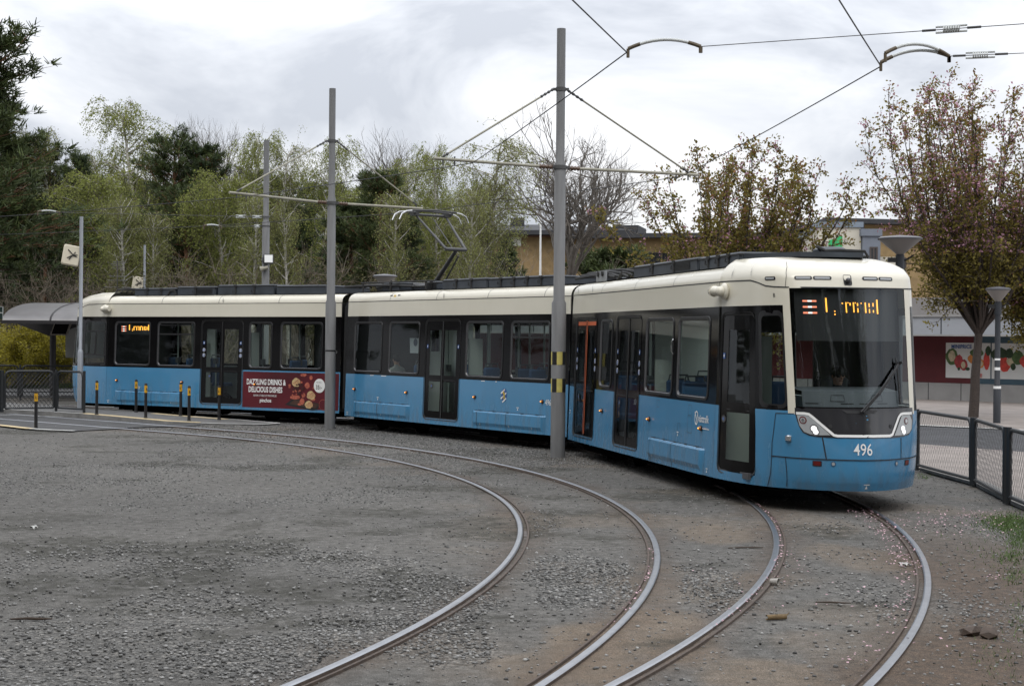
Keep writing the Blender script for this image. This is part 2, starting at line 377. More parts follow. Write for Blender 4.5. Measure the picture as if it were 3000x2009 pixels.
def door(par, mp, s0, s1, z0=.415, z1=2.6, stripe=False, leaf=2, panes=None, stick=True, sa=1.0, button=True, zsplit=1.30):
    mb = MB(); mb.mset = None
    ring_on(mb, mp, rrect(s0-.03, s1+.03, z0-.03, z1+.03, .13, sa=sa), rrect(s0+.02, s1-.02, z0+.02, z1-.02, .1, sa=sa), .006, -.01, 1)
    w = (s1-s0)/leaf
    for k in range(leaf):
        a0, a1 = s0+k*w+.006/sa, s0+(k+1)*w-.006/sa
        m1, m2 = (.16/sa, .07/sa) if k == 0 else (.07/sa, .16/sa)
        if leaf == 1: m1, m2 = .17/sa, .17/sa
        hs = [(a0+m1, a1-m2, zsplit+.08, z1-.22), (a0+m1, a1-m2, z0+.17, zsplit-.06)]
        ac = {a0, a1, a0+m1, a1-m2, *np.linspace(a0, a1, 4)}; zc = {z0, z1, *[h[2] for h in hs], *[h[3] for h in hs]}
        panel(mb, mp, ac, zc, hs, lambda a, z: 0, off=-.015)
        for h in hs:
            n_ = 3 if sa != 1 else 1
            rect_on(mb, mp, h[0], h[1], h[2], h[3], -.022, 2, na=n_)
        rect_on(mb, mp, a0+m1, a1-m2, zsplit-.03, zsplit-.015, -.012, 1)
        if stripe:
            e0 = (a1-.05, a1) if k == 0 else (a0, a0+.05)
            rect_on(mb, mp, e0[0], e0[1], z0+.05, z1-.03, -.008, 3); rect_on(mb, mp, a0+.08*(k == 0), a1-.08*(k == 1), z1-.12, z1-.05, -.008, 3)
    if stick:
        for a in ((s0+.075/sa, s1-.075/sa) if leaf == 2 else (s0+.08/sa,)):
            rect_on(mb, mp, a-.03/sa, a+.03/sa, 1.98, 2.06, -.008, 4)
            poly_on(mb, mp, [(a-.016/sa, 2.02), (a+.014/sa, 2.05), (a+.014/sa, 1.99)], -.005, 5)
            if leaf == 2 and stick == 2:
                for zz in (1.83, 1.69):
                    disc_on(mb, mp, a, zz, .05, -.008, 5, sa); disc_on(mb, mp, a, zz, .043, -.005, 4, sa)
                    rect_on(mb, mp, a-.009/sa, a+.009/sa, zz-.03, zz+.02, -.003, 5); disc_on(mb, mp, a, zz+.028, .011, -.003, 5, sa, n=8)
    if button:
        a = s0+(.30 if leaf == 2 else .12)/sa*1.0
        disc_on(mb, mp, a, 1.14, .055, -.006, 1, sa); disc_on(mb, mp, a, 1.14, .042, -.003, 6, sa); disc_on(mb, mp, a, 1.14, .022, 0, 4, sa)
    if sa == 1.0:    # rubber meeting edge and round inner handles
        rect_on(mb, mp, (s0+s1)/2-.02, (s0+s1)/2+.02, z0+.02, z1-.02, -.004, 1)
    return mb.build('door', [BLACKP, RUBBER, GLASS, ORANGE, STICK, WHITE, RIM], par, smooth=0)
def bogie_cover(par, s0, s1, splits):
    mb = MB(); zt, zb = .675, .295
    prof = [(.0, zt), (.05, zt-.03), (.05, .43), (.022, .36), (.022, zb)]
    e = .10
    A = [[S_(s, z, o_*k+.001) for o_, z in prof] for s, k in ((s0, 0), (s0+e, 1), (s1-e, 1), (s1, 0))]
    mb.loft(A, 0, closed=False)
    for s in splits: mb.loft([[S_(s-.006, z, o_+.004), S_(s+.006, z, o_+.004)] for o_, z in prof], 1, closed=False)
    strip_on(mb, S_, [(s0+.05, zt+.004), (s1-.05, zt+.004)], .010, .004, 1, sub=1)
    for s in np.linspace(s0+.3, s1-.3, 5): rect_on(mb, S_, s-.06, s+.06, zt-.004, zt+.014, .012, 1)
    for s in (s0+.35, (s0+s1)/2+.1, s1-.4): disc_on(mb, S_, s, .40, .014, .05, 2)
    return mb.build('bogie_cover', [BLUE, DARKL, CHROME], par, smooth=20)
def bogie(par, s):
    mb = MB()
    for sg in (-1, 1):
        for ds in (-.9, .9):
            mb.tube([(s+ds, sg*.66, .30), (s+ds, sg*.79, .30)], .30, 20)
        mb.box(s-1.2, s+1.2, sg*.9-.06, sg*.9+.06, .22, .42)
        mb.box(s-.5, s+.5, sg*.98-.05, sg*.98+.05, .10, .18)
    mb.box(s-.3, s+.3, -.85, .85, .16, .36)
    return mb.build('bogie', UNDER, par)
def marker_lamp(par, s, z=.955, mp=S_):
    mb = MB(); x, y, z = mp(s, z, 0); 
    mb.tube([(x, y, z), (x, y-.022, z)], .040, 12, 0); mb.ball((x, y-.022, z), .032, 1, 8); mb.box(x-.012, x+.012, y-.058, y-.05, z-.006, z+.012, 2)
    return mb.build('marker_lamp', [RUBBER, AMBER, LEDO], par)
def tee_mark(mb, mp, s, z, m, sa=1.0):
    rect_on(mb, mp, s-.045/sa, s+.045/sa, z+.05, z+.062, .006, m); poly_on(mb, mp, [(s-.022/sa, z), (s+.022/sa, z), (s, z+.045)], .006, m)
def roof_box(par, s0, s1, z1, y0=-1.0, y1=.95, seams=2, grille=None, z0=3.3):
    mb = MB(); mb.cbox(s0, s1, y0, y1, z0, z1, .03, 0)
    mb.box(s0-.01, s1+.01, y0-.012, y1+.012, z1-.045, z1-.025, 1)
    for k in range(seams):
        s = s0+(s1-s0)*(k+1)/(seams+1); mb.box(s-.02, s+.02, y0-.018, y0, z0+.01, z1-.01, 1)
        mb.box(s-.05, s+.05, y0-.03, y0, z1-.06, z1-.01, 1); mb.tube([(s-.09, y0-.02, z0+.12), (s-.09, y0-.03, z0+.06), (s-.03, y0-.03, z0+.06)], .009, 5, 1)
    if grille:
        for k in range(6): mb.box(grille[0], grille[1], y0-.014, y0, z0+.03+k*.022, z0+.038+k*.022, 1)
    return mb.build('roof_box', [ROOFG, ROOFD], par)
def cables(par, lst, name='roof_cable'):
    mb = MB()
    for pts, r in lst: mb.tube(pts, r, 6)
    return mb.build(name, ROOFD, par)
def interior(par, s0, s1, seats, poles, walls=()):
    mb = MB(); mb.box(s0, s1, -1.22, 1.22, .36, .44, 1)
    mb.box(s0, s1, 1.10, 1.2, .44, 1.35, 0); 
    for s, y0, y1, z1, m in walls: mb.box(s-.02, s+.02, y0, y1, .44, z1, m)
    mb.build('interior_lining', [INTG, FLOORI, INTD], par, smooth=0)
    for s, y, d in seats:
        b = MB(); b.cbox(s-.22, s+.22, y-.21, y+.21, .80, .90, .03, 0)
        x0 = s-.25*d; b.cbox(x0-.04, x0+.04, y-.21, y+.21, .88, 1.58, .03, 0); b.cbox(s-.1, s+.1, y-.1, y+.1, .44, .8, .02, 1)
        b.tube([(x0, y-.17, 1.56), (x0, y-.15, 1.66), (x0, y+.15, 1.66), (x0, y+.17, 1.56)], .016, 6, 1)
        b.build('seat', [SEATB, INTD], par)
    for s, y in poles:
        b = MB(); b.tube([(s, y, .44), (s, y, 2.69)], .019, 8, 0); b.box(s-.05, s+.05, y-.05, y+.05, 1.45, 1.6, 1); b.build('grab_pole', [POLEY, INTD], par)
def led_sign(par, pos, strokes, bars, w, h, axis):
    """strokes: list of (u0,u1,v0,v1) in sign coordinates; axis(u,v,off)->local point"""
    mb = MB(); mb.add([axis(0, 0, 0), axis(w, 0, 0), axis(w, h, 0), axis(0, h, 0)], [(0, 1, 2, 3)], 0)
    for a, b, c, d in strokes: mb.add([axis(a, c, .004), axis(b, c, .004), axis(b, d, .004), axis(a, d, .004)], [(0, 1, 2, 3)], 1)
    for a, b, c, d in bars: mb.add([axis(a, c, .004), axis(b, c, .004), axis(b, d, .004), axis(a, d, .004)], [(0, 1, 2, 3)], 2)
    for a, b, c, d in bars: mb.add([axis(a+(b-a)*.42, c, .006), axis(a+(b-a)*.62, c, .006), axis(a+(b-a)*.62, d, .006), axis(a+(b-a)*.42, d, .006)], [(0, 1, 2, 3)], 3)
    return mb.build('destination_display', [BLACK, LEDO, LEDR, LEDW], par, smooth=0)
farw = lambda L, n=5: [(.35+k*(L-.5)/n, .35+k*(L-.5)/n+(L-.5)/n-.22, 1.42, 2.52) for k in range(n)]
# ---------------------------------------------------------------- cab shell (shared by front and rear)
TCUT = [0, .3, .6, 1.05, 1.4, 1.8, 2.2, 2.6, 2.95, 3.3, 3.7, 4.1, 4.45, 4.72, 4.9, 5.08, 5.35, 5.7, 6.1, 6.5, 7, 7.5, 8, 8.5, 9, 9.4, 9.8, 10.1, 10.45, 10.65, 10.85, 11.3, 11.8, 12.4, 12.8, 13.4, 14, 14.6, 15.2, 15.6, 16]
ZCUT = [Z0, .33, .38, .42, .55, .7, .85, 1.0, 1.15, 1.28, ZB, 1.38, 1.6, 1.9, 2.2, 2.45, 2.6, ZC, 2.82, 2.935, 3.0, ZG, 3.1, 3.16, 3.22, 3.27, 3.31, 3.35, 3.38]
def cab_m(t, z):
    if z < 1.29: return 0
    if z > 2.935: return 2
    if 4.72 < t < 5.08 or 10.45 < t < 10.85: return 2
    if z < ZC: return 0 if z < ZB and not 5.08 < t < 10.45 else 1
    return 1 if 5.08 < t < 10.45 else 2
def cab_shell(mb, mp, holes):
    panel(mb, mp, TCUT, ZCUT, holes, cab_m)
    top = [mp(t, 3.38) for t in TCUT]; sgn = 1 if mp is C_ else -1
    base = 8.2 if sgn == 1 else 0
    # crown falls back to the carriage roof over the cab
    n = len(TCUT); inner = [(base+sgn*(abs(p[0]-base)*.72-.02), p[1]*.72, 3.40) for p in top]
    mb.add(top+inner, [(i, i+1, n+i+1, n+i) for i in range(n-1)], 2); mb.add(inner, [tuple(range(n))], 2)
    # roof flare between carriage roof profile and the cab crown
    side = [mp(0, z) for z in ZCUT if z >= ZG]
    bt = [mp(t, .33) for t in TCUT]; bt = [(base+(p[0]-base)*.97, p[1]*.97, .33) for p in bt]; mb.add(bt, [tuple(range(len(bt)))], 4)
    seam = [(0, ZG), (1.5, 3.06), (2.7, 3.055), (3.2, 3.02), (3.75, 2.972), (4.3, 2.955), (5.0, 2.945), (8, 2.94), (10.6, 2.945), (11.5, 2.95), (12.3, 2.975), (12.9, 3.03), (13.4, 3.055), (16, ZG)]
    strip_on(mb, mp, seam, .016, .004, 3, sa=.28)
    strip_on(mb, mp, [(3.8, .712), (5, .706), (8, .70), (11, .706), (12.2, .712)], .014, .008, 3, sa=.28, sub=12)
    strip_on(mb, mp, [(4.12, 1.28), (3.86, .9), (3.78, .5), (3.68, .30)], .009, .004, 3, sa=.28); strip_on(mb, mp, [(4.12, 1.28), (5.0, 1.285)], .009, .004, 3, sa=.28)
    strip_on(mb, mp, [(4.48, .71), (4.58, .32)], .009, .004, 3, sa=.28)
    strip_on(mb, mp, [(6.08, .99), (6.2, .71)], .014, .004, 3, sa=.28); strip_on(mb, mp, [(9.76, .98), (9.8, .71)], .012, .004, 3, sa=.28)
    strip_on(mb, mp, [(.02, .32), (.02, 2.7), (.02, 3.05)], .014, .004, 3, sa=.28)
    strip_on(mb, mp, [(4.9, 2.95), (5.0, 3.1), (5.1, 3.22), (5.2, 3.3)], .007, .004, 3, sa=.28)
def face(par, mp):
    """hood, headlights, lamps and glass of a cab end, each a part of the carriage"""
    mb = MB()
    hood = [(5.04, 1.365), (5.04, 1.28), (5.1, 1.2), (5.17, 1.12), (5.3, 1.045), (5.55, 1.008), (5.88, .993), (6.6, .985), (9.2, .985), (9.9, .995), (10.35, 1.015), (10.62, 1.08), (10.7, 1.2), (10.66, 1.365)]
    poly_on(mb, mp, hood, .005, 0, cuts=3)
    band = [(5.1, 1.293), (5.45, 1.293), (5.62, 1.285), (5.76, 1.25), (6.55, 1.02), (6.7, 1.012), (9.05, 1.012), (9.2, 1.03), (9.62, 1.25), (9.75, 1.285), (9.9, 1.293), (10.55, 1.293)]
    strip_on(mb, mp, band, .034, .012, 1, sa=.31, sub=3)
    for t in (6.44, 9.14): disc_on(mb, mp, t, 1.135, .026, .012, 2, .33)
    poly_on(mb, mp, [(6.95, 1.345), (7.15, 1.305), (8.35, 1.305), (8.5, 1.345)], .010, 2, cuts=1)
    mb.build('hood', [mat('hood charcoal', (.028, .028, .031), .14, coat=.3), WHITE, BLACK], par, smooth=50)
    for pts, lamps in (([(5.12, 1.27), (5.55, 1.272), (5.68, 1.25), (6.42, 1.02), (5.9, 1.015), (5.6, 1.025), (5.36, 1.055), (5.2, 1.13)], ((5.36, 1.205, .05), (5.78, 1.10, .036), (5.84, 1.058, .032))),
                       ([(9.82, 1.265), (10.4, 1.27), (10.57, 1.2), (10.55, 1.09), (10.35, 1.035), (9.95, 1.015), (9.32, 1.012), (9.6, 1.15)], ((10.1, 1.195, .045), (9.86, 1.10, .036), (9.92, 1.058, .032)))):
        mb = MB(); poly_on(mb, mp, pts, .009, 0, cuts=2)
        t, z, r = lamps[0]; disc_on(mb, mp, t, z, r, .012, 1, .32); disc_on(mb, mp, t, z, r*.72, .015, 0, .32); disc_on(mb, mp, t, z, r*.45, .018, 3, .32)
        for t, z, r in lamps[1:]: disc_on(mb, mp, t, z, r*1.6, .012, 4, .32); disc_on(mb, mp, t, z, r*1.05, .017, 2, .32, rz=r*.95)
        mb.build('headlight', [LENS, REDL, LEDW, CHROME, mat('reflector', (.4, .4, .41), .15, metal=.6)], par, smooth=0)
    for t0, t1 in ((5.36, 6.13), (6.16, 6.92), (8.28, 9.05), (9.08, 9.80), (3.72, 4.4)):
        mb = MB(); poly_on(mb, mp, rrect(t0, t1, 3.045, 3.095, .024, sa=.3), .004, 1, cuts=1); poly_on(mb, mp, rrect(t0+.07, t1-.07, 3.058, 3.084, .012, sa=.3), .008, 0, cuts=1)
        mb.build('brow_lamp', [LENS, RUBBER], par, smooth=0)
    for t in (5.82, 10.3):
        mb = MB(); poly_on(mb, mp, rrect(t-.19, t+.19, .61, .682, .01, sa=.32), .004, 1); poly_on(mb, mp, rrect(t-.15, t+.15, .622, .676, .01, sa=.32), .008, 0)
        mb.build('reflector', [REDL, DARKL], par, smooth=0)
    for t in (6.48, 9.48):
        mb = MB(); disc_on(mb, mp, t, .648, .036, .004, 0, .33); disc_on(mb, mp, t, .648, .022, .008, 1, .33); mb.build('fog_lamp', [mat('dark blue recess', (.03, .10, .2), .4), LENS], par, smooth=0)
    mb = MB(); poly_on(mb, mp, rrect(7.42, 7.78, 2.975, 3.115, .02, sa=.33), .006, 0)
    x, y, z = mp(7.6, 3.04, .03); mb.ball((x, y, z), .036, 1, 10); mb.build('camera_lamp', [BLACK, mat('dark lens', (.05, .05, .055), .1)], par)
    mb = MB(); panel(mb, mp, [5.08, 5.35, 5.7, 6.1, 6.5, 7, 7.5, 8, 8.5, 9, 9.4, 9.8, 10.1, 10.45], [1.38, 1.7, 2.1, 2.5, 2.935], [], lambda a, z: 0, off=-.004)
    mb.build('windscreen', [WSG], par, smooth=60)
def camera_pod(par, p, sg):
    mb = MB(); x, y, z = p
    mb.ball((x, y-.01, z), .13, 0, 10, sx=.95, sy=.45, sz=.95); mb.tube([(x-.02*sg, y-.07, z), (x-.17*sg, y-.10, z+.01)], [.062, .075], 12, 0)
    mb.tube([(x-.17*sg, y-.10, z+.01), (x-.26*sg, y-.10, z+.01)], [.085, .07], 12, 0); mb.ball((x+.02*sg, y-.075, z), .075, 0, 10)
    mb.build('side_camera', [CREAM, BLACK], par)

# ---------------------------------------------------------------- FRONT CARRIAGE
nf = [(.36, 1.78, .42, 2.6), (2.12, 2.78, 1.42, 2.52), (3.09, 4.52, .42, 2.6), (4.86, 6.18, 1.42, 2.52), (6.51, 7.83, 1.42, 2.52)]
mb = carriage(None, 0, 8.2, nf, farw(8.2))
cab_shell(mb, C_, [(1.05, 2.95, .42, 2.6), (3.35, 4.68, 1.38, 2.6), (5.08, 10.45, 1.38, 2.935), (11.3, 14, 1.38, 2.6)])
vent_mark(mb, lambda s, z, o: (s, -1.222-o, z), .35, 3.14); vent_mark(mb, lambda s, z, o: (s, -1.222-o, z), 1.38, 3.14)
vent_mark(mb, C_, 1.6, 3.17); vent_mark(mb, C_, 2.8, 3.17)
tee_mark(mb, S_, 7.96, .34, 8); tee_mark(mb, S_, 6.6, .78, 8); tee_mark(mb, S_, .12, .8, 8)
for a0, a1, z0, z1 in ((5.52, 5.64, 1.17, 1.28), (7.05, 7.2, 1.12, 1.27), (7.03, 7.22, .86, 1.10), (6.56, 6.68, .80, .97)):
    strip_on(mb, S_, [(a0, z0), (a1, z0), (a1, z1), (a0, z1), (a0, z0)], .006, .003, 3, sub=1)
put_text(mb, S_, 'västtrafik', 7.52, 1.045, .15, off=.006, m=8, xs=.80, bold=.012)
for k in range(40):
    a = 2*math.pi*k/40; b_ = 2*math.pi*(k+1)/40; P = lambda a, r: S_(7.43+r*.72*math.cos(a), 1.095+r*math.sin(a), .006)
    mb.add([P(a, .085), P(b_, .085), P(b_, .105), P(a, .105)], [(0, 1, 2, 3)], 8)
strip_on(mb, S_, [(7.36, 1.18), (7.44, 1.07), (7.49, 1.17)], .022, .006, 8, sub=1); strip_on(mb, S_, [(7.44, 1.07), (7.42, 1.01)], .022, .006, 8, sub=1); strip_on(mb, S_, [(7.56, .955), (8.0, .955)], .012, .006, 8, sub=1)
put_text(mb, C_, '496', 7.32, .765, .215, off=.008, m=8, sa=1/.335, xs=.86, bold=.004)
tee_mark(mb, C_, 7.92, .325, 8, .335); put_text(mb, C_, 'B', 4.2, 2.82, .07, off=.006, m=3, sa=1/.28)
mb.box(8.15, 8.19, -1.15, 1.15, .44, 1.25, 5); mb.box(8.15, 8.19, .2, 1.15, 1.25, 2.68, 6)
FL = (2.3853, 30.4781, -.008); FTH = -1.3537
fc = finish(mb, FL, FTH)
window(fc, S_, 2.12, 2.78); window(fc, S_, 4.86, 6.18); window(fc, S_, 6.51, 7.83)
for h in farw(8.2): window(fc, F_, *h)
door(fc, S_, .36, 1.78, stripe=True, stick=2); door(fc, S_, 3.09, 4.52, stick=2)
door(fc, C_, 1.05, 2.95, leaf=1, sa=.46)
mb = MB(); ring_on(mb, C_, rrect(3.2, 4.73, 1.345, 2.64, .1, sa=.33), rrect(3.4, 4.62, 1.40, 2.57, .07, sa=.33), .004, .004, 0); rect_on(mb, C_, 3.33, 4.7, 1.38, 2.6, -.006, 1, na=3)
mb.build('window', [RUBBER, GLASS], fc, smooth=0)
mb = MB(); rect_on(mb, C_, 11.3, 14, 1.38, 2.6, -.006, 0, na=5); mb.build('window', [GLASS], fc, smooth=0)
face(fc, C_)
bogie_cover(fc, 5.15, 7.82, (5.34, 6.42)); bogie(fc, 6.5); bogie(fc, 1.9)
for s in (2.36, 5.16, 7.66): marker_lamp(fc, s)
camera_pod(fc, S_(8.42, 2.92, 0), 1)
mb = MB(); x, y, z = C_(4.64, .965, 0); mb.cbox(x-.05, x+.05, y-.03, y+.03, z-.035, z+.035, .012, 0); mb.build('door_lock', [CHROME], fc)
mb = MB(); p = S_(6.34, 2.1, .03); mb.tube([(p[0]-.02, p[1], 2.02), (p[0]-.02, p[1]-.03, 2.06), (p[0]-.02, p[1]-.03, 2.2), (p[0]-.02, p[1], 2.24)], .016, 6); mb.build('handle', [CHROME], fc)
# wiper
mb = MB()
for d in (0, .11): mb.tube([C_(7.72+d, 1.32, .03), C_(8.5+d, 1.56, .05), C_(9.3+d*.7, 1.82, .05), C_(9.75, 1.96, .04)], .012, 6)
mb.tube([C_(9.6, 2.02, .03), C_(9.68, 1.7, .025), C_(9.72, 1.42, .02)], .010, 6); mb.tube([C_(9.72, 1.95, .03), C_(9.76, 1.97, .09)], .02, 6)
mb.build('wiper', [BLACK], fc)
# destination display behind the windscreen
W_, X0 = 1.55, None
def faxis(u, v, o): return C_(5.30+u*(10.3-5.30), 2.50+v, -.10+o)
mb = MB(); panel(mb, lambda a, z, o: C_(a, z, o-.10), [5.2, 5.6, 6, 6.5, 7, 7.5, 8, 8.5, 9, 9.5, 10, 10.4], [2.24, 2.92], [], lambda a, z: 0)
dl = lambda x: np.interp(x, [588, 680, 735, 930, 1045], [5.64, 6.25, 6.66, 8.15, 9.14]); dz = lambda y: 2.80-(y-340)*.00237
def dbox(x0, x1, y0, y1, m, o=.012): rect_on(mb, lambda a, z, f: C_(a, z, f-.10), dl(x0), dl(x1), dz(y1), dz(y0), o, m, na=2)
for y in (355, 388, 421): dbox(588, 680, y-5, y+4, 2); dbox(622, 648, y-5, y+4, 3, .016)
for s in ((731, 739, 337, 415), (777, 784, 408, 414), (777, 784, 424, 432), (825, 832, 363, 370), (847, 854, 360, 418), (860, 866, 360, 366), (872, 879, 363, 378), (893, 900, 360, 416), (905, 911, 360, 366), (919, 926, 364, 380), (919, 926, 392, 416), (942, 948, 362, 368), (965, 972, 360, 418), (988, 994, 364, 386), (988, 994, 396, 418), (1012, 1018, 362, 382), (1012, 1018, 402, 416), (1036, 1044, 343, 423)): dbox(*s, 1)
mb.build('destination_display', [BLACK, LEDO, LEDR, LEDW], fc, smooth=0)
mb = MB(); panel(mb, lambda a, z, o: C_(a, z, o-.14), [5.25, 5.7, 6.2, 6.7, 7.4, 8, 8.7, 9.4, 9.9, 10.3], [1.2, 1.45, 1.58], [], lambda a, z: 0)
top = [C_(t, 1.58, -.14) for t in np.linspace(5.25, 10.3, 9)]; mb.add(top+[(9.5, p[1], 1.62) for p in top], [(i, i+1, 10+i, 9+i) for i in range(8)], 0)
for t in (6.55, 8.55): strip_on(mb, lambda a, z, o: C_(a, z, o-.138), [(t, 1.45), (t+.65, 1.45), (t+.6, 1.53), (t+.05, 1.53), (t, 1.45)], .008, 0, 1, sa=.33, sub=2)
for t in (5.4, 7.0, 7.9, 8.9): strip_on(mb, lambda a, z, o: C_(a, z, o-.138), [(t, 1.42), (t+.6, 1.42)], .012, 0, 1, sa=.33, sub=2)
mb.build('dashboard', [mat('dash grey', (.13, .145, .155), .5), BLACK], fc, smooth=0)
interior(fc, .1, 9.3, [(2.3, -.75, 1), (2.3, .75, 1), (5.0, .75, 1), (5.9, .75, 1), (5.2, -.75, 1), (6.0, -.75, 1), (7.2, -.75, -1), (7.2, .75, -1)], [(1.95, -.5), (3.0, -.62), (4.65, -.62), (6.3, -.4), (2.95, .5), (4.7, .5)], [(1.0, .1, 1.15, 2.68, 0), (4.78, -1.1, -.7, 1.9, 0), (7.95, -1.15, -.35, 2.3, 0)])
mb = MB(); mb.cbox(8.75, 9.2, -.02, .5, .85, .98, .04); mb.cbox(8.66, 8.78, 0, .48, .95, 1.75, .05); mb.build('driver_seat', [INTD], fc)
cables(fc, [([(-.9, y, 3.42+.05*k), (.1, y+.1, 3.45+.04*k), (1.2, y+.05, 3.40+.03*k), (1.9, y, 3.36)], .03) for k, y in enumerate((-.95, -.85, -.7, -.4, .1, .5))]+[([(2.2, -1.0, 3.3), (2.6, -1.03, 3.42), (3.0, -1.02, 3.38), (3.15, -1.0, 3.34)], .02)])
mb = MB(); mb.box(.78, 1.42, -1.0, -.97, 3.3, 3.5, 0); mb.tube([(.95, -1.03, 3.44), (.95, -.9, 3.44)], .05, 10, 1); mb.tube([(1.25, -1.03, 3.44), (1.25, -.9, 3.44)], .05, 10, 1); mb.build('connector_plate', [mat('aluminium plate', (.25, .26, .27), .5), ROOFD], fc)
roof_box(fc, 1.9, 3.15, 3.50, y0=-.5, seams=0); roof_box(fc, 3.18, 6.55, 3.50, seams=2, grille=(5.35, 6.2)); roof_box(fc, 6.62, 8.35, 3.49, seams=3)
mb = MB(); mb.prism([(8.36, -.95), (8.8, -.7), (9.2, -.45), (9.32, 0), (9.32, .42), (8.36, .85)], 3.385, 3.455); mb.lathe([(.24, 0), (.24, .05), (.17, .09), (0.001, .09)], 16, 0, (8.95, .1, 3.45)); mb.tube([(9.1, -.1, 3.47), (9.2, -.2, 3.53), (9.25, -.1, 3.47), (9.28, .1, 3.48), (9.31, .45, 3.47), (9.32, .5, 3.38)], .022, 6, 1); mb.build('roof_box', [ROOFG, ROOFD], fc)

# ---------------------------------------------------------------- MIDDLE CARRIAGE
nm = [(.42, 1.66, 1.42, 2.52), (2.08, 3.35, 1.42, 2.52), (3.66, 5.08, .42, 2.6), (5.37, 6.69, 1.42, 2.52), (7.07, 8.34, 1.42, 2.52)]
mb = carriage(None, 0, 9.05, nm, farw(9.05))
for s, z in ((.14, .33), (1.6, .74), (7.35, .74)): tee_mark(mb, S_, s, z, 8)
vent_mark(mb, lambda s, z, o: (s, -1.222-o, z), 4.35, 3.14)
sign = [(1.95, 2.06, 3), (2.1, 2.26, 9), (2.3, 2.41, 3)]
mb.add([(1.95, -1.226, 3.10), (2.06, -1.226, 3.10), (2.06, -1.195, 3.2), (1.95, -1.195, 3.2)], [(0, 1, 2, 3)], 3); mb.add([(2.3, -1.226, 3.10), (2.41, -1.226, 3.10), (2.41, -1.195, 3.2), (2.3, -1.195, 3.2)], [(0, 1, 2, 3)], 3)
put_text(mb, S_, '496', 8.30, .885, .17, off=.006, m=8, xs=.8)
for s0, s1 in ((1.2, 1.36), (1.72, 1.95), (5.96, 6.1), (6.5, 6.56)): strip_on(mb, S_, [(s0, 1.305), (s1, 1.307)], .014, .004, 8, sub=1)
ML = (-2.981, 38.9146, 0); MTH = -.9646
mc = finish(mb, ML, MTH)
for a, b, hp in ((.42, 1.66, 0), (2.08, 3.35, 0), (5.37, 6.69, 0), (7.07, 8.34, 1)): window(mc, S_, a, b, hopper=hp)
for h in farw(9.05): window(mc, F_, *h)
door(mc, S_, 3.66, 5.08)
bogie_cover(mc, .43, 3.06, (.62, 1.65)); bogie_cover(mc, 5.68, 8.33, (5.9, 7.0)); bogie(mc, 1.75); bogie(mc, 7.0)
for s in (.48, 2.91, 5.74, 8.21): marker_lamp(mc, s)
# municipal crest: diagonal blue and white waves behind a golden lion
mb = MB(); CW, CBl, CG = 0, 1, 2
disc_on(mb, S_, 6.84, 1.04, .105, .004, 1, n=18, rz=.14)
for k, (a, z) in enumerate(((6.80, 1.13), (6.86, 1.06), (6.80, 1.02), (6.86, .95))): poly_on(mb, S_, [(a-.085, z-.055), (a+.05, z+.035), (a+.075, z+.015), (a-.06, z-.075)], .007, 0)
poly_on(mb, S_, [(6.80, .95), (6.84, .99), (6.82, 1.05), (6.79, 1.08), (6.82, 1.12), (6.86, 1.10), (6.875, 1.05), (6.885, 1.0), (6.87, .95), (6.84, .96)], .010, 2)
mb.build('crest', [WHITE, STICK, mat('crest gold', (.42, .3, .03), .5)], mc, smooth=0)
mb = MB(); mb.add([(2.1, -1.229, 3.10), (2.26, -1.229, 3.10), (2.22, -1.198, 3.2), (2.13, -1.198, 3.2)], [(0, 1, 2, 3)], 0); mb.build('warning_sticker', [mat('sticker yellow', (.6, .42, .12), .5)], mc, smooth=0)
interior(mc, .1, 8.95, [(.8, .75, 1), (1.5, .75, 1), (2.4, -.75, -1), (2.4, .75, 1), (5.7, .75, 1), (6.5, .75, 1), (5.8, -.75, 1), (6.6, -.75, -1), (7.5, -.75, 1), (8.2, .75, 1), (8.2, -.75, -1)], [(2.62, -.5), (2.8, -.9), (3.6, -.62), (5.2, -.62), (6.2, -.5), (7.0, -.4), (8.0, -.35), (3.6, .5), (5.2, .5)], [(1.9, .2, 1.15, 2.68, 0), (3.52, -1.15, -.75, 1.9, 0), (5.25, -1.15, -.8, 2.2, 0), (6.9, .3, 1.15, 2.3, 0)])
mb = MB(); mb.add([(2.45, -.95, 1.85), (2.95, -.95, 1.85), (2.97, -.95, 2.2), (2.43, -.95, 2.2)], [(0, 1, 2, 3)], 0); disc_on(mb, lambda a, z, o: (a, -.95-o, z), 2.7, 2.1, .09, .006, 1); mb.build('notice_sheet', [mat('paper', (.35, .37, .40), .7), mat('paper print', (.05, .06, .09), .7)], mc, smooth=0)
cables(mc, [([(-.8, y, 3.45), (.2, y, 3.46+.02*k), (1.6, y+.1, 3.44), (2.4, y+.1, 3.4)], .028) for k, y in enumerate((-.9, -.75, -.5, 0, .4))]+[([(.2, -1.0, 3.52), (3.6, -1.0, 3.5)], .018), ([(.3, -1.0, 3.3), (.3, -1.0, 3.52)], .02), ([(1.6, -1.0, 3.3), (1.65, -1.0, 3.55)], .02), ([(3.2, -1.0, 3.3), (3.2, -1.0, 3.5)], .02)])
roof_box(mc, .9, 1.7, 3.52, y0=-.8, y1=.6, seams=1); roof_box(mc, 3.05, 3.55, 3.5, y0=-.9, y1=.5, seams=1, grille=(3.1, 3.5)); roof_box(mc, 3.9, 5.71, 3.52, seams=2); roof_box(mc, 5.76, 8.2, 3.51, seams=4)
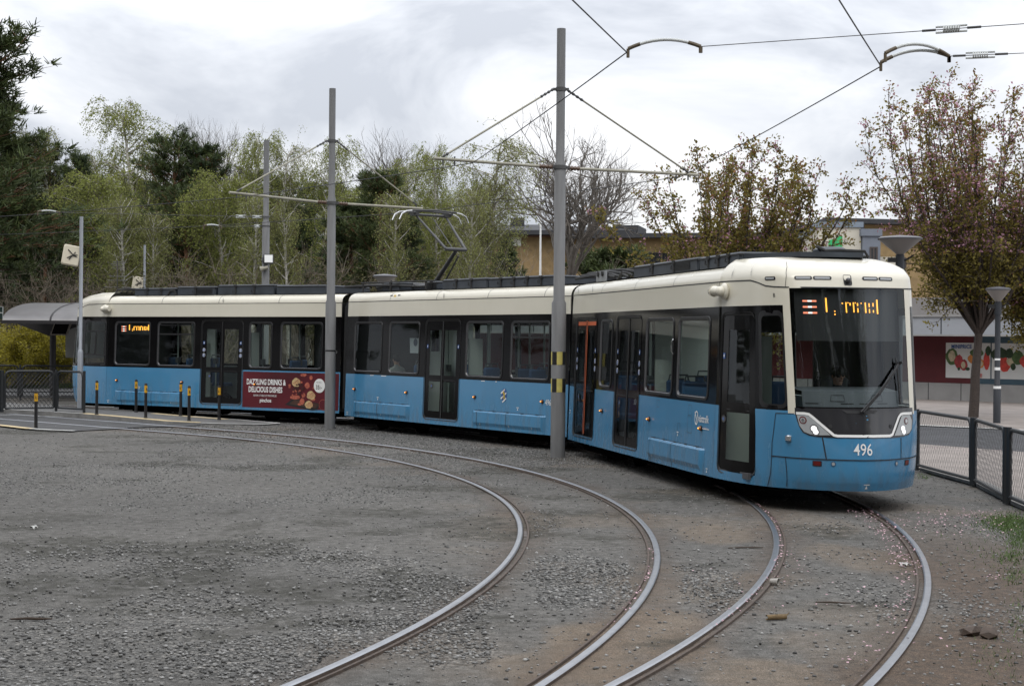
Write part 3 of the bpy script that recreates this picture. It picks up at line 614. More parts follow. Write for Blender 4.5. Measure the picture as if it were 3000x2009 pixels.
# pantograph
mb = MB()
mb.tube([(1.7, -.45, 3.46), (1.7, .45, 3.46)], .05, 8); mb.tube([(2.5, -.35, 3.42), (2.5, .35, 3.42)], .04, 8)
for y in (-.45, .45): mb.tube([(1.5, y, 3.42), (2.7, y, 3.42)], .035, 6); mb.tube([(1.55, y, 3.32), (1.55, y, 3.42)], .05, 6); mb.tube([(2.65, y, 3.32), (2.65, y, 3.42)], .05, 6)
mb.tube([(1.95, 0, 3.48), (2.88, 0, 4.22)], [.058, .045], 10); mb.tube([(2.2, .1, 3.46), (2.94, .05, 4.12)], .018, 6)
mb.tube([(2.9, -.29, 4.27), (2.9, .29, 4.27)], .042, 10)
for sg in (-1, 1): mb.tube([(2.9, sg*.27, 4.27), (1.78, sg*.42, 5.12)], [.034, .024], 8)
mb.tube([(2.88, 0, 4.2), (1.85, .02, 5.05)], .012, 5)
mb.tube([(1.78, -.45, 5.13), (1.78, .45, 5.13)], .03, 8)
mb.build('pantograph', [mat('pantograph steel', (.07, .07, .072), .45, metal=.3)], mc)
mb = MB()
for x in (1.62, 1.95):
    mb.tube([(x, -.62, 5.21), (x, 0, 5.24), (x, .62, 5.21)], .022, 6, 0)
    for sg in (-1, 1): mb.tube([(x, sg*.6, 5.21), (x, sg*.78, 5.185), (x, sg*.9, 5.12), (x, sg*.97, 4.98)], .017, 6, 1)
for sg in (-1, 1): mb.tube([(1.62, sg*.5, 5.17), (1.95, sg*.5, 5.17)], .03, 6, 0); mb.box(1.7, 1.86, sg*.45-.08, sg*.45+.08, 5.1, 5.19, 0)
mb.build('pantograph_head', [mat('carbon strip', (.05, .05, .05), .5), CHROME], mc)

# ---------------------------------------------------------------- REAR CARRIAGE
nr = [(.32, 1.56, 1.42, 2.52), (1.93, 3.19, 1.42, 2.52), (3.49, 4.92, .42, 2.6), (5.18, 5.87, 1.42, 2.52), (6.24, 7.52, 1.42, 2.52)]
mb = carriage(None, 0, 8.15, nr, farw(8.15))
cab_shell(mb, CR_, [(.9, 2.9, 1.38, 2.6), (3.1, 4.68, 1.38, 2.6), (5.08, 10.45, 1.38, 2.935), (11.3, 14, 1.38, 2.6)])
vent_mark(mb, lambda s, z, o: (s, -1.222-o, z), 4.2, 3.14); tee_mark(mb, S_, .08, .34, 8); tee_mark(mb, S_, 1.25, .74, 8)
mb.box(.02, .06, -1.15, 1.15, .44, 2.68, 6)
RL = (-10.5592, 44.5644, 0); RTH = -.5516
rc = finish(mb, RL, RTH)
window(rc, S_, .32, 1.56); window(rc, S_, 1.93, 3.19, hopper=True); window(rc, S_, 5.18, 5.87); window(rc, S_, 6.24, 7.52)
for h in farw(8.15): window(rc, F_, *h)
door(rc, S_, 3.49, 4.92, stick=2)
for a, b in ((.9, 2.9), (3.1, 4.68)):
    mb = MB(); rect_on(mb, CR_, a, b, 1.38, 2.6, -.006, 1, na=3); ring_on(mb, CR_, rrect(a-.1, b+.1, 1.345, 2.64, .1, sa=.4), rrect(a+.06, b-.06, 1.40, 2.57, .07, sa=.4), .004, .004, 0)
    if a < 1:
        for t in (1.05, 1.75): rect_on(mb, CR_, t-.05, t+.05, 1.65, 2.3, .004, 0)
        for z in (1.65, 2.3): rect_on(mb, CR_, a, 2.8, z-.02, z+.02, .004, 0, na=3)
    mb.build('window', [RUBBER, GLASS], rc, smooth=0)
mb = MB(); rect_on(mb, CR_, 11.3, 14, 1.38, 2.6, -.006, 0, na=5); mb.build('window', [GLASS], rc, smooth=0)
face(rc, CR_)
bogie_cover(rc, .35, 2.88, (.62, 1.75)); bogie(rc, 1.6); bogie(rc, 6.4)
for s in (.40, 2.83, 5.39): marker_lamp(rc, s)
camera_pod(rc, S_(-.14, 2.92, 0), -1)
mb = MB()
def raxis(u, v, o): return (u, -1.18-o, v)
mb.add([raxis(.4, 2.22, 0), raxis(1.52, 2.22, 0), raxis(1.52, 2.5, 0), raxis(.4, 2.5, 0)], [(0, 1, 2, 3)], 0)
RX = lambda x: .32+(x-405)*(1.24/285); RZ = lambda y: 2.52-(y-435)*(1.1/340)
def rb_(x0, x1, y0, y1, m, o=.006): mb.add([raxis(RX(x0), RZ(y1), o), raxis(RX(x1), RZ(y1), o), raxis(RX(x1), RZ(y0), o), raxis(RX(x0), RZ(y0), o)], [(0, 1, 2, 3)], m)
for y in (460, 480, 497): rb_(432, 474, y-3, y+4, 2); rb_(446, 460, y-3, y+4, 3, .01)
for b_ in ((498, 505, 446, 490), (525, 531, 478, 484), (525, 530, 490, 499), (538, 544, 460, 492), (546, 556, 458, 464), (562, 568, 460, 492), (572, 580, 458, 463), (582, 588, 460, 492), (594, 600, 458, 492), (602, 612, 456, 462), (614, 620, 462, 492), (628, 634, 458, 490), (640, 646, 460, 470), (640, 646, 478, 492), (652, 658, 462, 488), (664, 671, 446, 492)): rb_(*b_, 1)
mb.build('destination_display', [BLACK, LEDO, LEDR, LEDW], rc, smooth=0)
# advertising panel
AD = mat('advert dark red', (.085, .004, .010), .35, var=.45, vscale=1.3); CRM = mat('advert cream', (.55, .40, .20), .6, var=.3, vscale=25); MEAT = mat('advert meat', (.40, .10, .06), .6, var=.5, vscale=18); BERRY = mat('advert berry', (.05, .012, .012), .4, var=.6, vscale=30); TRAY = mat('advert tray', (.06, .025, .015), .6, var=.3)
mb = MB(); rect_on(mb, S_, 4.96, 8.12, .36, 1.285, .003, 0); rect_on(mb, S_, 4.96, 4.972, .36, 1.285, .005, 8)
AX = lambda x: 4.96+(x-60)*(2.62/2040); AZ = lambda y: 1.275-(y-140)*(.905/980)
tx = lambda s, x, y, size, **kw: put_text(mb, S_, s, AX(x), AZ(y), size, off=.007, m=1, **kw)
tx('DAZZLING DRINKS &', 165, 485, .20, xs=.68, bold=.028); tx('DELICIOUS DISHES', 220, 695, .20, xs=.68, bold=.028)
tx('BOOK A TABLE AT PINCHOS.SE', 360, 815, .068, xs=.80, bold=.004); tx('pinchos', 525, 970, .135, xs=.93, bold=.02)
tr_ = [(1250, 985), (1180, 1025), (1880, 1140), (1980, 1000)]
poly_on(mb, S_, [(AX(x), AZ(y)) for x, y in [(1180, 1020), (1390, 850), (2080, 960), (2000, 1130), (1880, 1150)]], .006, 5)
poly_on(mb, S_, [(AX(x), AZ(y)) for x, y in [(1290, 1000), (1410, 880), (2040, 975), (1960, 1090)]], .008, 4)
rr = random.Random(3)
def blob(x, y, rx, ry, m, off, rot=0):
    pts = [(AX(x+rx*(1+rr.uniform(-.15, .15))*math.cos(2*math.pi*k/16+rot)), AZ(y+ry*(1+rr.uniform(-.15, .15))*math.sin(2*math.pi*k/16+rot))) for k in range(16)]
    poly_on(mb, S_, pts, off, m)
for x, y, rx, ry, m in ((1640, 190, 75, 45, 3), (1830, 260, 40, 60, 3), (1740, 470, 60, 90, 3), (1590, 390, 25, 30, 3), (1440, 810, 130, 60, 3), (1650, 750, 45, 60, 3), (1620, 920, 60, 90, 3), (1900, 540, 25, 30, 3), (1890, 850, 60, 40, 3), (1550, 1000, 50, 30, 3)): blob(x, y, rx, ry, m, .009)
for k in range(46): blob(rr.gauss(1500, 90), rr.gauss(630, 90), rr.uniform(14, 34), rr.uniform(14, 34), 6 if rr.random() < .75 else 3, .010+k*.0002)
for x, y, rx, ry in ((1460, 400, 100, 120), (1840, 740, 105, 115), (1795, 1000, 95, 110)): blob(x, y, rx, ry, 2, .012)
for cx, cy in ((1460, 400), (1840, 740), (1795, 1000)):
    for k in range(7): strip_on(mb, S_, [(AX(cx-90+k*28), AZ(cy+85-abs(k-3)*12)), (AX(cx-40+k*24), AZ(cy-20)), (AX(cx+10+k*14), AZ(cy-95+abs(k-3)*14))], .008, .014, 3, sub=2)
disc_on(mb, S_, AX(2045), AZ(470), .178, .012, 1, n=28); put_text(mb, S_, '35:-', AX(1955), AZ(565), .15, off=.016, m=7, xs=.85, bold=.012); put_text(mb, S_, 'TAPAS FRÅN', AX(1965), AZ(395), .036, off=.016, m=7, xs=.8)
disc_on(mb, S_, AX(2150), AZ(985), .135, .011, 3, n=24); disc_on(mb, S_, AX(2150), AZ(985), .125, .013, 0, n=24)
mb.build('advert_panel', [AD, WHITE, CRM, MEAT, TRAY, BLACK, BERRY, BLACK, RIM], rc, smooth=0)
interior(rc, .1, 8.05, [(.8, .75, 1), (1.5, .75, 1), (2.4, -.75, -1), (2.4, .75, 1), (5.5, .75, 1), (6.4, .75, 1), (7.2, -.75, -1), (6.5, -.75, 1)], [(1.0, -.5), (2.0, -.6), (3.4, -.62), (5.05, -.62), (6.2, -.5), (3.4, .5), (5.05, .5)], [(1.75, .2, 1.15, 2.68, 0), (3.35, -1.15, -.8, 2.0, 0), (5.1, -1.15, -.85, 2.3, 0), (6.05, .3, 1.15, 2.68, 2)])
mb = MB(); mb.cbox(-1.2, -.8, -.5, .1, .85, .98, .04); mb.cbox(-.82, -.7, -.5, .1, .95, 1.75, .05); mb.build('driver_seat', [INTD], rc)
cables(rc, [([(-.4, -.6+.2*k, 3.4), (-.3, -.6+.2*k, 3.48), (.1, -.6+.2*k, 3.50), (.6, -.6+.2*k, 3.46)], .03) for k in range(5)]+[([(2.0, -1.0, 3.3), (2.1, -1.02, 3.42), (2.25, -1.02, 3.42), (2.3, -1.0, 3.3)], .03)])
roof_box(rc, .72, 2.27, 3.50, seams=2); roof_box(rc, 2.32, 3.7, 3.53, seams=1, grille=(3.0, 3.6)); roof_box(rc, 3.78, 5.72, 3.56, seams=2); roof_box(rc, 5.8, 7.4, 3.53, seams=0)
# boxes for low slung equipment, added to deepen the shade under the tram
for o, L, bs in ((fc, 8.9, (6.5, 1.9)), (mc, 9.0, (1.75, 7.0)), (rc, 8.1, (1.6, 6.4))):
    mb = MB(); mb.box(.1, L, -1.12, 1.12, .19, .335, 0)
    for s in bs: mb.box(s-1.25, s+1.25, -1.18, -1.06, .14, .30, 0)
    mb.build('underframe_shade', UNDER, o, smooth=0)
mb = MB(); mb.box(-1.4, .1, -.8, .8, .19, .335, 0); mb.build('underframe_shade', UNDER, rc, smooth=0)
# ---------------------------------------------------------------- bellows between the carriages
def bellows(l0, th0, s0, l1, th1, s1):
    mb = MB(); P0 = Vector(l0)+Vector((math.cos(th0)*s0, math.sin(th0)*s0, 0)); P1 = Vector(l1)+Vector((math.cos(th1)*s1, math.sin(th1)*s1, 0))
    base = [(-1.2, .42), (-1.13, 2.95), (-1.0, 3.1), (1.0, 3.1), (1.13, 2.95), (1.2, .42)]; rings = []; n = 24
    for i in range(n+1):
        u = i/n; th = th0+(th1-th0)*u; p = P0.lerp(P1, u); k = 1 if i % 2 else .955
        rings.append([(p.x-math.sin(th)*y*k, p.y+math.cos(th)*y*k, .42+(z-.42)*k) for y, z in base])
    mb.loft(rings, 0, caps=True); mb.v = [tuple(Vector(v)-TRAM_AT) for v in mb.v]
    return mb.build('bellows', BELLOW, tram, smooth=0)
bellows(ML, MTH, 9.05, FL, FTH, 0); bellows(RL, RTH, 8.15, ML, MTH, 0)
# ================================================================== GROUND
def vnoise(x, y, s, seed=0):
    r = np.random.default_rng(seed); T = r.random((257, 257)); x = x/s+1000.3; y = y/s+1000.7
    xi = np.floor(x).astype(int); yi = np.floor(y).astype(int); fx = x-xi; fy = y-yi; fx = fx*fx*(3-2*fx); fy = fy*fy*(3-2*fy)
    g = lambda a, b: T[a % 256, b % 256]
    return (g(xi, yi)*(1-fx)+g(xi+1, yi)*fx)*(1-fy)+(g(xi, yi+1)*(1-fx)+g(xi+1, yi+1)*fx)*fy
def fbm(x, y, s, seed=0, o=4):
    a = 0; w = 0
    for k in range(o): a = a+vnoise(x, y, s/2**k, seed+k)*.5**k; w += .5**k
    return a/w
sst = lambda a, b, x: (lambda t: t*t*(3-2*t))(np.clip((x-a)/(b-a), 0, 1))
T1C, T1R = (-22.838, 18.317), 23.704
T2C, T2R = (-22.915, 21.600), 26.963
GZ = -.018
def spots(x, y, L):
    out = np.zeros_like(x)
    wob = (fbm(x, y, .9, 91)-.5)*1.1
    for u, v, ru, rv, w in L:                     # a patch: where it lies and its half-length along / across
        c = gp(u, v); a = gp(u+ru, v); b = gp(u, v-rv)
        rx = abs(a.x-c.x); ry = abs(b.y-c.y)
        d = np.sqrt(((x-c.x)/rx)**2+((y-c.y)/ry)**2)+wob
        out = np.maximum(out, w*(1-sst(.75, 1.15, d)))
    return out
def ground_masks(x, y):
    d1 = np.hypot(x-T1C[0], y-T1C[1])-T1R; d2 = np.hypot(x-T2C[0], y-T2C[1])-T2R
    n1 = fbm(x, y, 2.6, 5); n2 = fbm(x, y, .8, 15)
    gravel = .55*sst(.50, .66, n1*.7+n2*.3)
    ball = sst(2.4, 1.5, np.abs(d2))*sst(25, 28.5, y); isl = sst(.5, .9, d1)*sst(.3, -1.2, d2)*sst(25.5, 29, y)
    b3 = sst(1.15, .8, np.abs(d1))*sst(25.5, 29, y)*.9
    gravel = np.maximum.reduce([gravel, ball, isl, b3, spots(x, y, [(1340, 1310, 140, 70, .95), (1640, 1335, 110, 55, .95), (1230, 1180, 60, 25, .5), (860, 1440, 260, 75, .95), (640, 1500, 300, 70, .85), (150, 1480, 260, 90, .6), (1030, 1370, 130, 60, .9), (950, 1350, 180, 40, .7), (430, 1400, 250, 60, .6), (300, 1530, 330, 40, .6), (850, 1290, 150, 25, .6), (820, 1130, 150, 20, .5)])])
    gravel *= 1-spots(x, y, [(820, 1520, 150, 45, .9), (1420, 1490, 140, 80, .85), (1900, 1430, 150, 160, .8), (1650, 1230, 100, 50, .85), (1440, 1150, 120, 30, .7)])
    sand = np.maximum(spots(x, y, [(1350, 1480, 110, 60, .8), (1500, 1440, 120, 60, .7), (1230, 1530, 120, 40, .6), (1640, 1215, 80, 26, .6), (1600, 1480, 70, 40, .5), (1960, 1270, 110, 30, .5), (1760, 1540, 140, 40, .7), (1900, 1480, 110, 45, .35), (1840, 1190, 90, 25, .35)]), .35*sst(.56, .72, fbm(x, y, 1.7, 44))*sst(-2.2, -.6, d1))
    near = np.minimum(np.minimum(np.abs(d1+.72), np.abs(d1-.72)), np.minimum(np.abs(d2+.72), np.abs(d2-.72)))
    rust = np.maximum(sst(.42, .05, near+(n2-.5)*.5)*.5, sst(1.0, .25, np.abs(d2-1.25)+(n1-.5)*1.6)*sst(22, 14, y)*.95)
    dark = np.maximum(.8*sst(.60, .72, fbm(x*.8, y*1.0, 1.1, 63)), spots(x, y, [(630, 1255, 70, 14, .95), (760, 1270, 70, 8, .8), (905, 1300, 40, 9, .9), (200, 1235, 120, 14, .7), (90, 1330, 110, 24, .7), (60, 985, 90, 6, .8), (560, 1200, 60, 10, .6), (920, 1172, 70, 5, .6), (1250, 1190, 50, 10, .6), (800, 1170, 60, 10, .5), (120, 1180, 120, 10, .5)]))
    return gravel, sand, rust, dark
def axis_lines(a, b, st, lo, hi):
    L = list(np.arange(a, b+1e-6, st)); g = st
    x = b
    while x < hi: g *= 1.35; x += g; L.append(min(x, hi))
    x = a; g = st
    while x > lo: g *= 1.35; x -= g; L.insert(0, max(x, lo))
    return np.array(sorted(set(L)))
gx = axis_lines(-17, 10, .14, -500, 500); gy = axis_lines(8.5, 46, .14, -300, 700)
GX, GY = np.meshgrid(gx, gy); fx_, fy_ = GX.ravel(), GY.ravel()
gm = ground_masks(fx_, fy_)
gz = np.full_like(fx_, GZ)+.012*(fbm(fx_, fy_, 1.2, 7)-.5)*(np.abs(fx_) < 30)*(fy_ < 60)-.03*gm[3]*(fbm(fx_, fy_, .3, 8)-.2)
nx_, ny_ = len(gx), len(gy); I = np.arange(nx_*ny_).reshape(ny_, nx_)
gf = np.stack([I[:-1, :-1].ravel(), I[:-1, 1:].ravel(), I[1:, 1:].ravel(), I[1:, :-1].ravel()], 1)
def ground_mat():
    m = bpy.data.materials.new('gravel ground'); m.use_nodes = True; t = m.node_tree; b = t.nodes['Principled BSDF']; L = t.links.new
    b.inputs['Roughness'].default_value = .92; b.inputs['Specular IOR Level'].default_value = .25
    tcn = t.nodes.new('ShaderNodeTexCoord').outputs['Object']
    def noise(sc_, det=4): 
        n = t.nodes.new('ShaderNodeTexNoise'); n.inputs['Scale'].default_value = sc_; n.inputs['Detail'].default_value = det; L(tcn, n.inputs[0]); return n.outputs[0]
    def ramp(src, *st):
        r = t.nodes.new('ShaderNodeValToRGB'); L(src, r.inputs[0]); els = r.color_ramp.elements
        els[0].position, els[0].color = st[0][0], (*st[0][1], 1); els[1].position, els[1].color = st[-1][0], (*st[-1][1], 1)
        for p, c in st[1:-1]: q = els.new(p); q.color = (*c, 1)
        return r.outputs[0]
    def mix(f, a, b_, mode='MIX'):
        n = t.nodes.new('ShaderNodeMix'); n.data_type = 'RGBA'; n.blend_type = mode
        L(f, n.inputs[0]) if not isinstance(f, (int, float)) else setattr(n.inputs[0], 'default_value', f); L(a, n.inputs[6]); L(b_, n.inputs[7]); return n.outputs[2]
    def att(n): a = t.nodes.new('ShaderNodeAttribute'); a.attribute_name = n; return a.outputs['Fac']
    def mul(a, k): n = t.nodes.new('ShaderNodeMath'); n.operation = 'MULTIPLY'; L(a, n.inputs[0]); n.inputs[1].default_value = k; n.use_clamp = True; return n.outputs[0]
    dirt = ramp(noise(9, 8), (.3, (.078, .075, .070)), (.5, (.112, .109, .103)), (.72, (.155, .151, .144)))
    grain = ramp(noise(160, 3), (.30, (.45, .45, .45)), (.5, (1, 1, 1)), (.68, (1.75, 1.72, 1.7)))
    g2 = ramp(noise(48, 5), (.32, (.38, .38, .38)), (.47, (.95, .95, .95)), (.62, (1.25, 1.25, 1.24)), (.74, (2.5, 2.48, 2.42)))
    gf = t.nodes.new('ShaderNodeMath'); gf.operation = 'MULTIPLY_ADD'; L(att('gravel'), gf.inputs[0]); gf.inputs[1].default_value = .6; gf.inputs[2].default_value = .4; gf.use_clamp = True
    grain = mix(gf.outputs[0], grain, g2, 'MULTIPLY')
    dirt = mix(1.0, dirt, grain, 'MULTIPLY')
    vo = t.nodes.new('ShaderNodeTexVoronoi'); vo.inputs['Scale'].default_value = 34; L(tcn, vo.inputs['Vector'])
    sp = t.nodes.new('ShaderNodeSeparateColor'); L(vo.outputs['Color'], sp.inputs[0])
    stone = ramp(sp.outputs[0], (0, (.05, .05, .048)), (.35, (.135, .134, .129)), (.75, (.25, .248, .24)), (.95, (.42, .40, .37)))
    edge = ramp(vo.outputs['Distance'], (.30, (1, 1, 1)), (.85, (.25, .25, .25)))
    stone = mix(1.0, stone, edge, 'MULTIPLY')
    col = mix(mul(att('gravel'), .85), dirt, stone)
    sandc = mix(1.0, ramp(noise(5, 6), (.3, (.15, .115, .08)), (.7, (.235, .178, .125))), grain, 'MULTIPLY')
    col = mix(mul(att('sand'), .75), col, sandc)
    rustc = mix(1.0, ramp(noise(14, 6), (.3, (.05, .036, .026)), (.7, (.115, .075, .05))), grain, 'MULTIPLY')
    col = mix(mul(att('rust'), .75), col, rustc)
    darkc = mix(1.0, ramp(noise(30, 6), (.3, (.02, .021, .016)), (.7, (.055, .053, .042))), grain, 'MULTIPLY')
    dk = t.nodes.new('ShaderNodeMath'); dk.operation = 'MULTIPLY'; L(att('dark'), dk.inputs[0]); L(ramp(noise(7, 7), (.36, (0, 0, 0)), (.53, (1, 1, 1))), dk.inputs[1])
    col = mix(mul(dk.outputs[0], .85), col, darkc)
    n2 = t.nodes.new('ShaderNodeTexNoise'); n2.inputs['Scale'].default_value = .22; n2.inputs['Detail'].default_value = 3; L(tcn, n2.inputs[0])
    col = mix(1.0, col, ramp(n2.outputs[0], (.3, (.80, .795, .785)), (.7, (1.08, 1.065, 1.04))), 'MULTIPLY')
    L(col, b.inputs['Base Color'])
    ad = t.nodes.new('ShaderNodeMath'); ad.operation = 'ADD'; L(mul(noise(90, 4), .6), ad.inputs[0])
    mm = t.nodes.new('ShaderNodeMath'); mm.operation = 'MULTIPLY'; L(att('gravel'), mm.inputs[0]); L(vo.outputs['Distance'], mm.inputs[1])
    sb = t.nodes.new('ShaderNodeMath'); sb.operation = 'SUBTRACT'; L(ad.outputs[0], sb.inputs[0]); L(mm.outputs[0], sb.inputs[1])
    bp = t.nodes.new('ShaderNodeBump'); bp.inputs['Strength'].default_value = .85; bp.inputs['Distance'].default_value = .025; L(sb.outputs[0], bp.inputs['Height']); L(bp.outputs[0], b.inputs['Normal'])
    return m
GM = ground_mat()
go = np_obj('ground', np.stack([fx_, fy_, gz], 1), gf, GM, attrs={'gravel': ('POINT', gm[0]), 'sand': ('POINT', gm[1]), 'rust': ('POINT', gm[2]), 'dark': ('POINT', gm[3])}, smooth=True)
tag(go, kind='structure')
# ---- loose stones lying on it
def scatter_stones(n, y0, y1, smin, smax, seed, floor=.0):
    r = np.random.default_rng(seed); y = np.sqrt(r.uniform(y0*y0, y1*y1, n)); x = (r.uniform(-1, 1, n)*.345)*y+.002*y
    g = ground_masks(x, y)[0]; keep = (r.random(n) < np.maximum(g**1.4, floor)); x, y = x[keep], y[keep]
    d1 = np.abs(np.hypot(x-T1C[0], y-T1C[1])-T1R); d2 = np.abs(np.hypot(x-T2C[0], y-T2C[1])-T2R)
    k2 = (np.abs(d1-.745) > .1) & (np.abs(d2-.745) > .1); x, y = x[k2], y[k2]
    return x, y, smin+(smax-smin)*r.random(len(x))**2.8
ph = (1+5**.5)/2
ICO = np.array([(-1, ph, 0), (1, ph, 0), (-1, -ph, 0), (1, -ph, 0), (0, -1, ph), (0, 1, ph), (0, -1, -ph), (0, 1, -ph), (ph, 0, -1), (ph, 0, 1), (-ph, 0, -1), (-ph, 0, 1)])/np.hypot(1, ph)
ICF = np.array([(0, 11, 5), (0, 5, 1), (0, 1, 7), (0, 7, 10), (0, 10, 11), (1, 5, 9), (5, 11, 4), (11, 10, 2), (10, 7, 6), (7, 1, 8), (3, 9, 4), (3, 4, 2), (3, 2, 6), (3, 6, 8), (3, 8, 9), (4, 9, 5), (2, 4, 11), (6, 2, 10), (8, 6, 7), (9, 8, 1)])
OCT = np.array([(1, 0, 0), (-1, 0, 0), (0, 1, 0), (0, -1, 0), (0, 0, 1), (0, 0, -1)], float); OCF = np.array([(0, 2, 4), (2, 1, 4), (1, 3, 4), (3, 0, 4), (2, 0, 5), (1, 2, 5), (3, 1, 5), (0, 3, 5)])
def blobs(x, y, z, s, V, F, seed):
    r = np.random.default_rng(seed); n = len(x); k = len(V)
    P = V[None]*(1+r.uniform(-.3, .3, (n, k, 1)))*np.stack([np.ones(n), r.uniform(.6, 1, n), r.uniform(.4, .75, n)], 1)[:, None]
    a = r.uniform(0, 6.28, n); ca, sa = np.cos(a)[:, None], np.sin(a)[:, None]
    P = np.stack([P[..., 0]*ca-P[..., 1]*sa, P[..., 0]*sa+P[..., 1]*ca, P[..., 2]], 2)*s[:, None, None]*.5
    P += np.stack([x, y, z+s*.16], 1)[:, None]
    tone = np.repeat(np.clip(r.normal(.42, .2, n)+(r.random(n) < .05)*.5, 0, 1), len(F))
    return P.reshape(-1, 3), (F[None]+np.arange(n)[:, None, None]*k).reshape(-1, 3), tone
sets = []
x, y, s = scatter_stones(85000, 9.6, 17, .007, .042, 1, .10); sets.append(blobs(x, y, GZ+0*x, s, ICO, ICF, 11))
x, y, s = scatter_stones(130000, 17, 30, .010, .042, 2, .09); sets.append(blobs(x, y, GZ+0*x, s, OCT, OCF, 12))
x, y, s = scatter_stones(60000, 30, 46, .018, .055, 3, .05); k_ = (np.hypot(x+11, y-45) > 4.5); sets.append(blobs(x[k_], y[k_], GZ+0*x[k_], s[k_], OCT, OCF, 13))
V = []; F = []; Tn = []; o_ = 0
for v_, f_, t_ in sets: V.append(v_); F.append(f_+o_); Tn.append(t_); o_ += len(v_)
STONE = mat('loose stone', (.185, .182, .175), .85, attr='tone', avar=.85)
tag(np_obj('gravel', np.concatenate(V), np.concatenate(F), STONE, attrs={'tone': ('FACE', np.concatenate(Tn))}), 'loose grey gravel stones lying between the rails and on the yard', 'gravel', kind='stuff')
# ================================================================== TRACKS
STEEL = mat('polished rail steel', (.37, .38, .40), .36, metal=1, var=.12, vscale=6)
RUST = mat('rusty rail', (.060, .040, .028), .7, var=.4, vscale=12, bump=.3)
GROOVE = mat('groove dirt', (.13, .115, .11), .95, var=.6, vscale=25, bump=.5)
def track(name, c, R, a0, a1, tail, label):
    t = empty(name, (c[0]+R, c[1], 0)); tag(t, label, 'tram track', 'tram tracks')
    A = [R_(a) for a in np.linspace(a0, a1, 150)]
    def path(r):
        P = [(c[0]+r*math.cos(a), c[1]+r*math.sin(a)) for a in A]
        d = (-math.sin(A[-1]), math.cos(A[-1])); P += [(P[-1][0]+d[0]*k, P[-1][1]+d[1]*k) for k in tail]
        return P
    for sg in (-1, 1):       # sg: side of the track; the grooved lip is always inside the gauge
        g = R+sg*.7175; prof = [(g+sg*.064, -.06, 0), (g+sg*.064, .004, 0), (g+sg*.056, .012, 0), (g+sg*.012, .013, 0), (g, .004, 1), (g-sg*.006, -.03, 2), (g-sg*.046, -.03, 1), (g-sg*.05, .002, 1), (g-sg*.070, .002, 1), (g-sg*.074, -.06, 1)]
        mb = MB(); paths = [[(x-t.location.x, y-t.location.y, z) for x, y in path(r)] for r, z, _ in prof]
        for i in range(len(prof)-1):
            mb.loft([[a, b] for a, b in zip(paths[i], paths[i+1])], {0: 1, 1: 0, 2: 0, 3: 0, 4: 1, 5: 2, 6: 1, 7: 1, 8: 1}[i], closed=False)
        mb.build('rail', [STEEL, RUST, GROOVE], t, smooth=30)
    return t
track('tram_track', T1C, T1R, -42, 47.7, (4, 12, 30), 'empty curved tram track in front of the poles, nearer of the two')
track('tram_track', T2C, T2R, -45, 60, (4, 12, 30), 'curved tram track the blue tram stands on')
# ================================================================== ASPHALT, KERBS, PAVING
ASPH = mat('asphalt', (.060, .060, .061), .9, var=.35, vscale=1.5, bump=.4, bscale=120)
ASPH2 = mat('platform asphalt', (.125, .122, .118), .9, var=.25, vscale=2.5, bump=.4, bscale=120)
PAVE = mat('plaza paving', (.235, .205, .185), .9, var=.2, vscale=1.2, bump=.3, bscale=60)
KERB = mat('kerb concrete', (.20, .195, .185), .9, var=.3, vscale=4, bump=.3)
PAINTW = mat('white road paint', (.50, .50, .48), .8, var=.25, vscale=6); PAINTY = mat('cream road paint', (.50, .40, .235), .8, var=.2, vscale=5)
def sheet(name, pts, z, m):
    mb = MB(); mb.add([(p.x, p.y, z) for p in pts], [tuple(range(len(pts)))]); return tag(mb.build(name, m, smooth=0), kind='structure')
gpl = lambda L, z=0: [gp(u, v, z) for u, v in L]
sheet('road', gpl([(-500, 925), (0, 938), (200, 950), (380, 966), (470, 970), (420, 975), (330, 976), (250, 981), (165, 985.5), (0, 974), (-500, 950)]), GZ+.022, ASPH)
# raised platform island running out to a painted tip
FR = [(-400, 915, .12), (-120, 928, .12), (0, 935, .12), (120, 941.5, .12), (190, 946, .12), (260, 952, .10), (390, 964, .05), (460, 967, .02), (520, 969, .012), (600, 970, .012), (634, 967.5, .012)]
BK = [(-400, 905, .12), (-120, 916, .12), (0, 921, .12), (120, 927, .12), (200, 932, .13), (260, 936, .125), (345, 942.5, .11), (440, 951, .06), (520, 957, .02), (580, 962, .012), (634, 967, .012)]
Fp = [gp(u, v, z) for u, v, z in FR]; Bp = [gp(u, v, z) for u, v, z in BK]; n = len(Fp)
mb = MB(); mb.add(Fp+Bp, [(i, i+1, n+i+1, n+i) for i in range(n-1)], 0); lowF = [Vector((p.x, p.y, -.05)) for p in Fp]; lowB = [Vector((p.x, p.y, -.05)) for p in Bp]
mb.add(Fp+lowF, [(i, i+1, n+i+1, n+i) for i in range(n-1)], 1); mb.add(Bp+lowB, [(i, i+1, n+i+1, n+i) for i in range(n-1)], 1)
tag(mb.build('platform', [ASPH2, KERB], smooth=0), kind='structure')
def painted(name, P, w, m, dz=.006, label=None):
    mb = MB(); L = []; Q = []
    for i, p in enumerate(P):
        d = (P[min(i+1, len(P)-1)]-P[max(i-1, 0)]); d.z = 0; d.normalize(); nrm = Vector((-d.y, d.x, 0))*w/2; up = Vector((0, 0, dz)); L.append(p+nrm+up); Q.append(p-nrm+up)
    k = len(P); mb.add(L+Q, [(i, i+1, k+i+1, k+i) for i in range(k-1)]); return tag(mb.build(name, m, smooth=0), kind='structure')
ins = lambda P, Q, k: [p.lerp(q, k) for p, q in zip(P, Q)]
painted('painted_line', ins(Fp, Bp, .08)[4:8], .28, PAINTY); painted('painted_line', ins(Bp, Fp, .12)[6:9], .28, PAINTY)
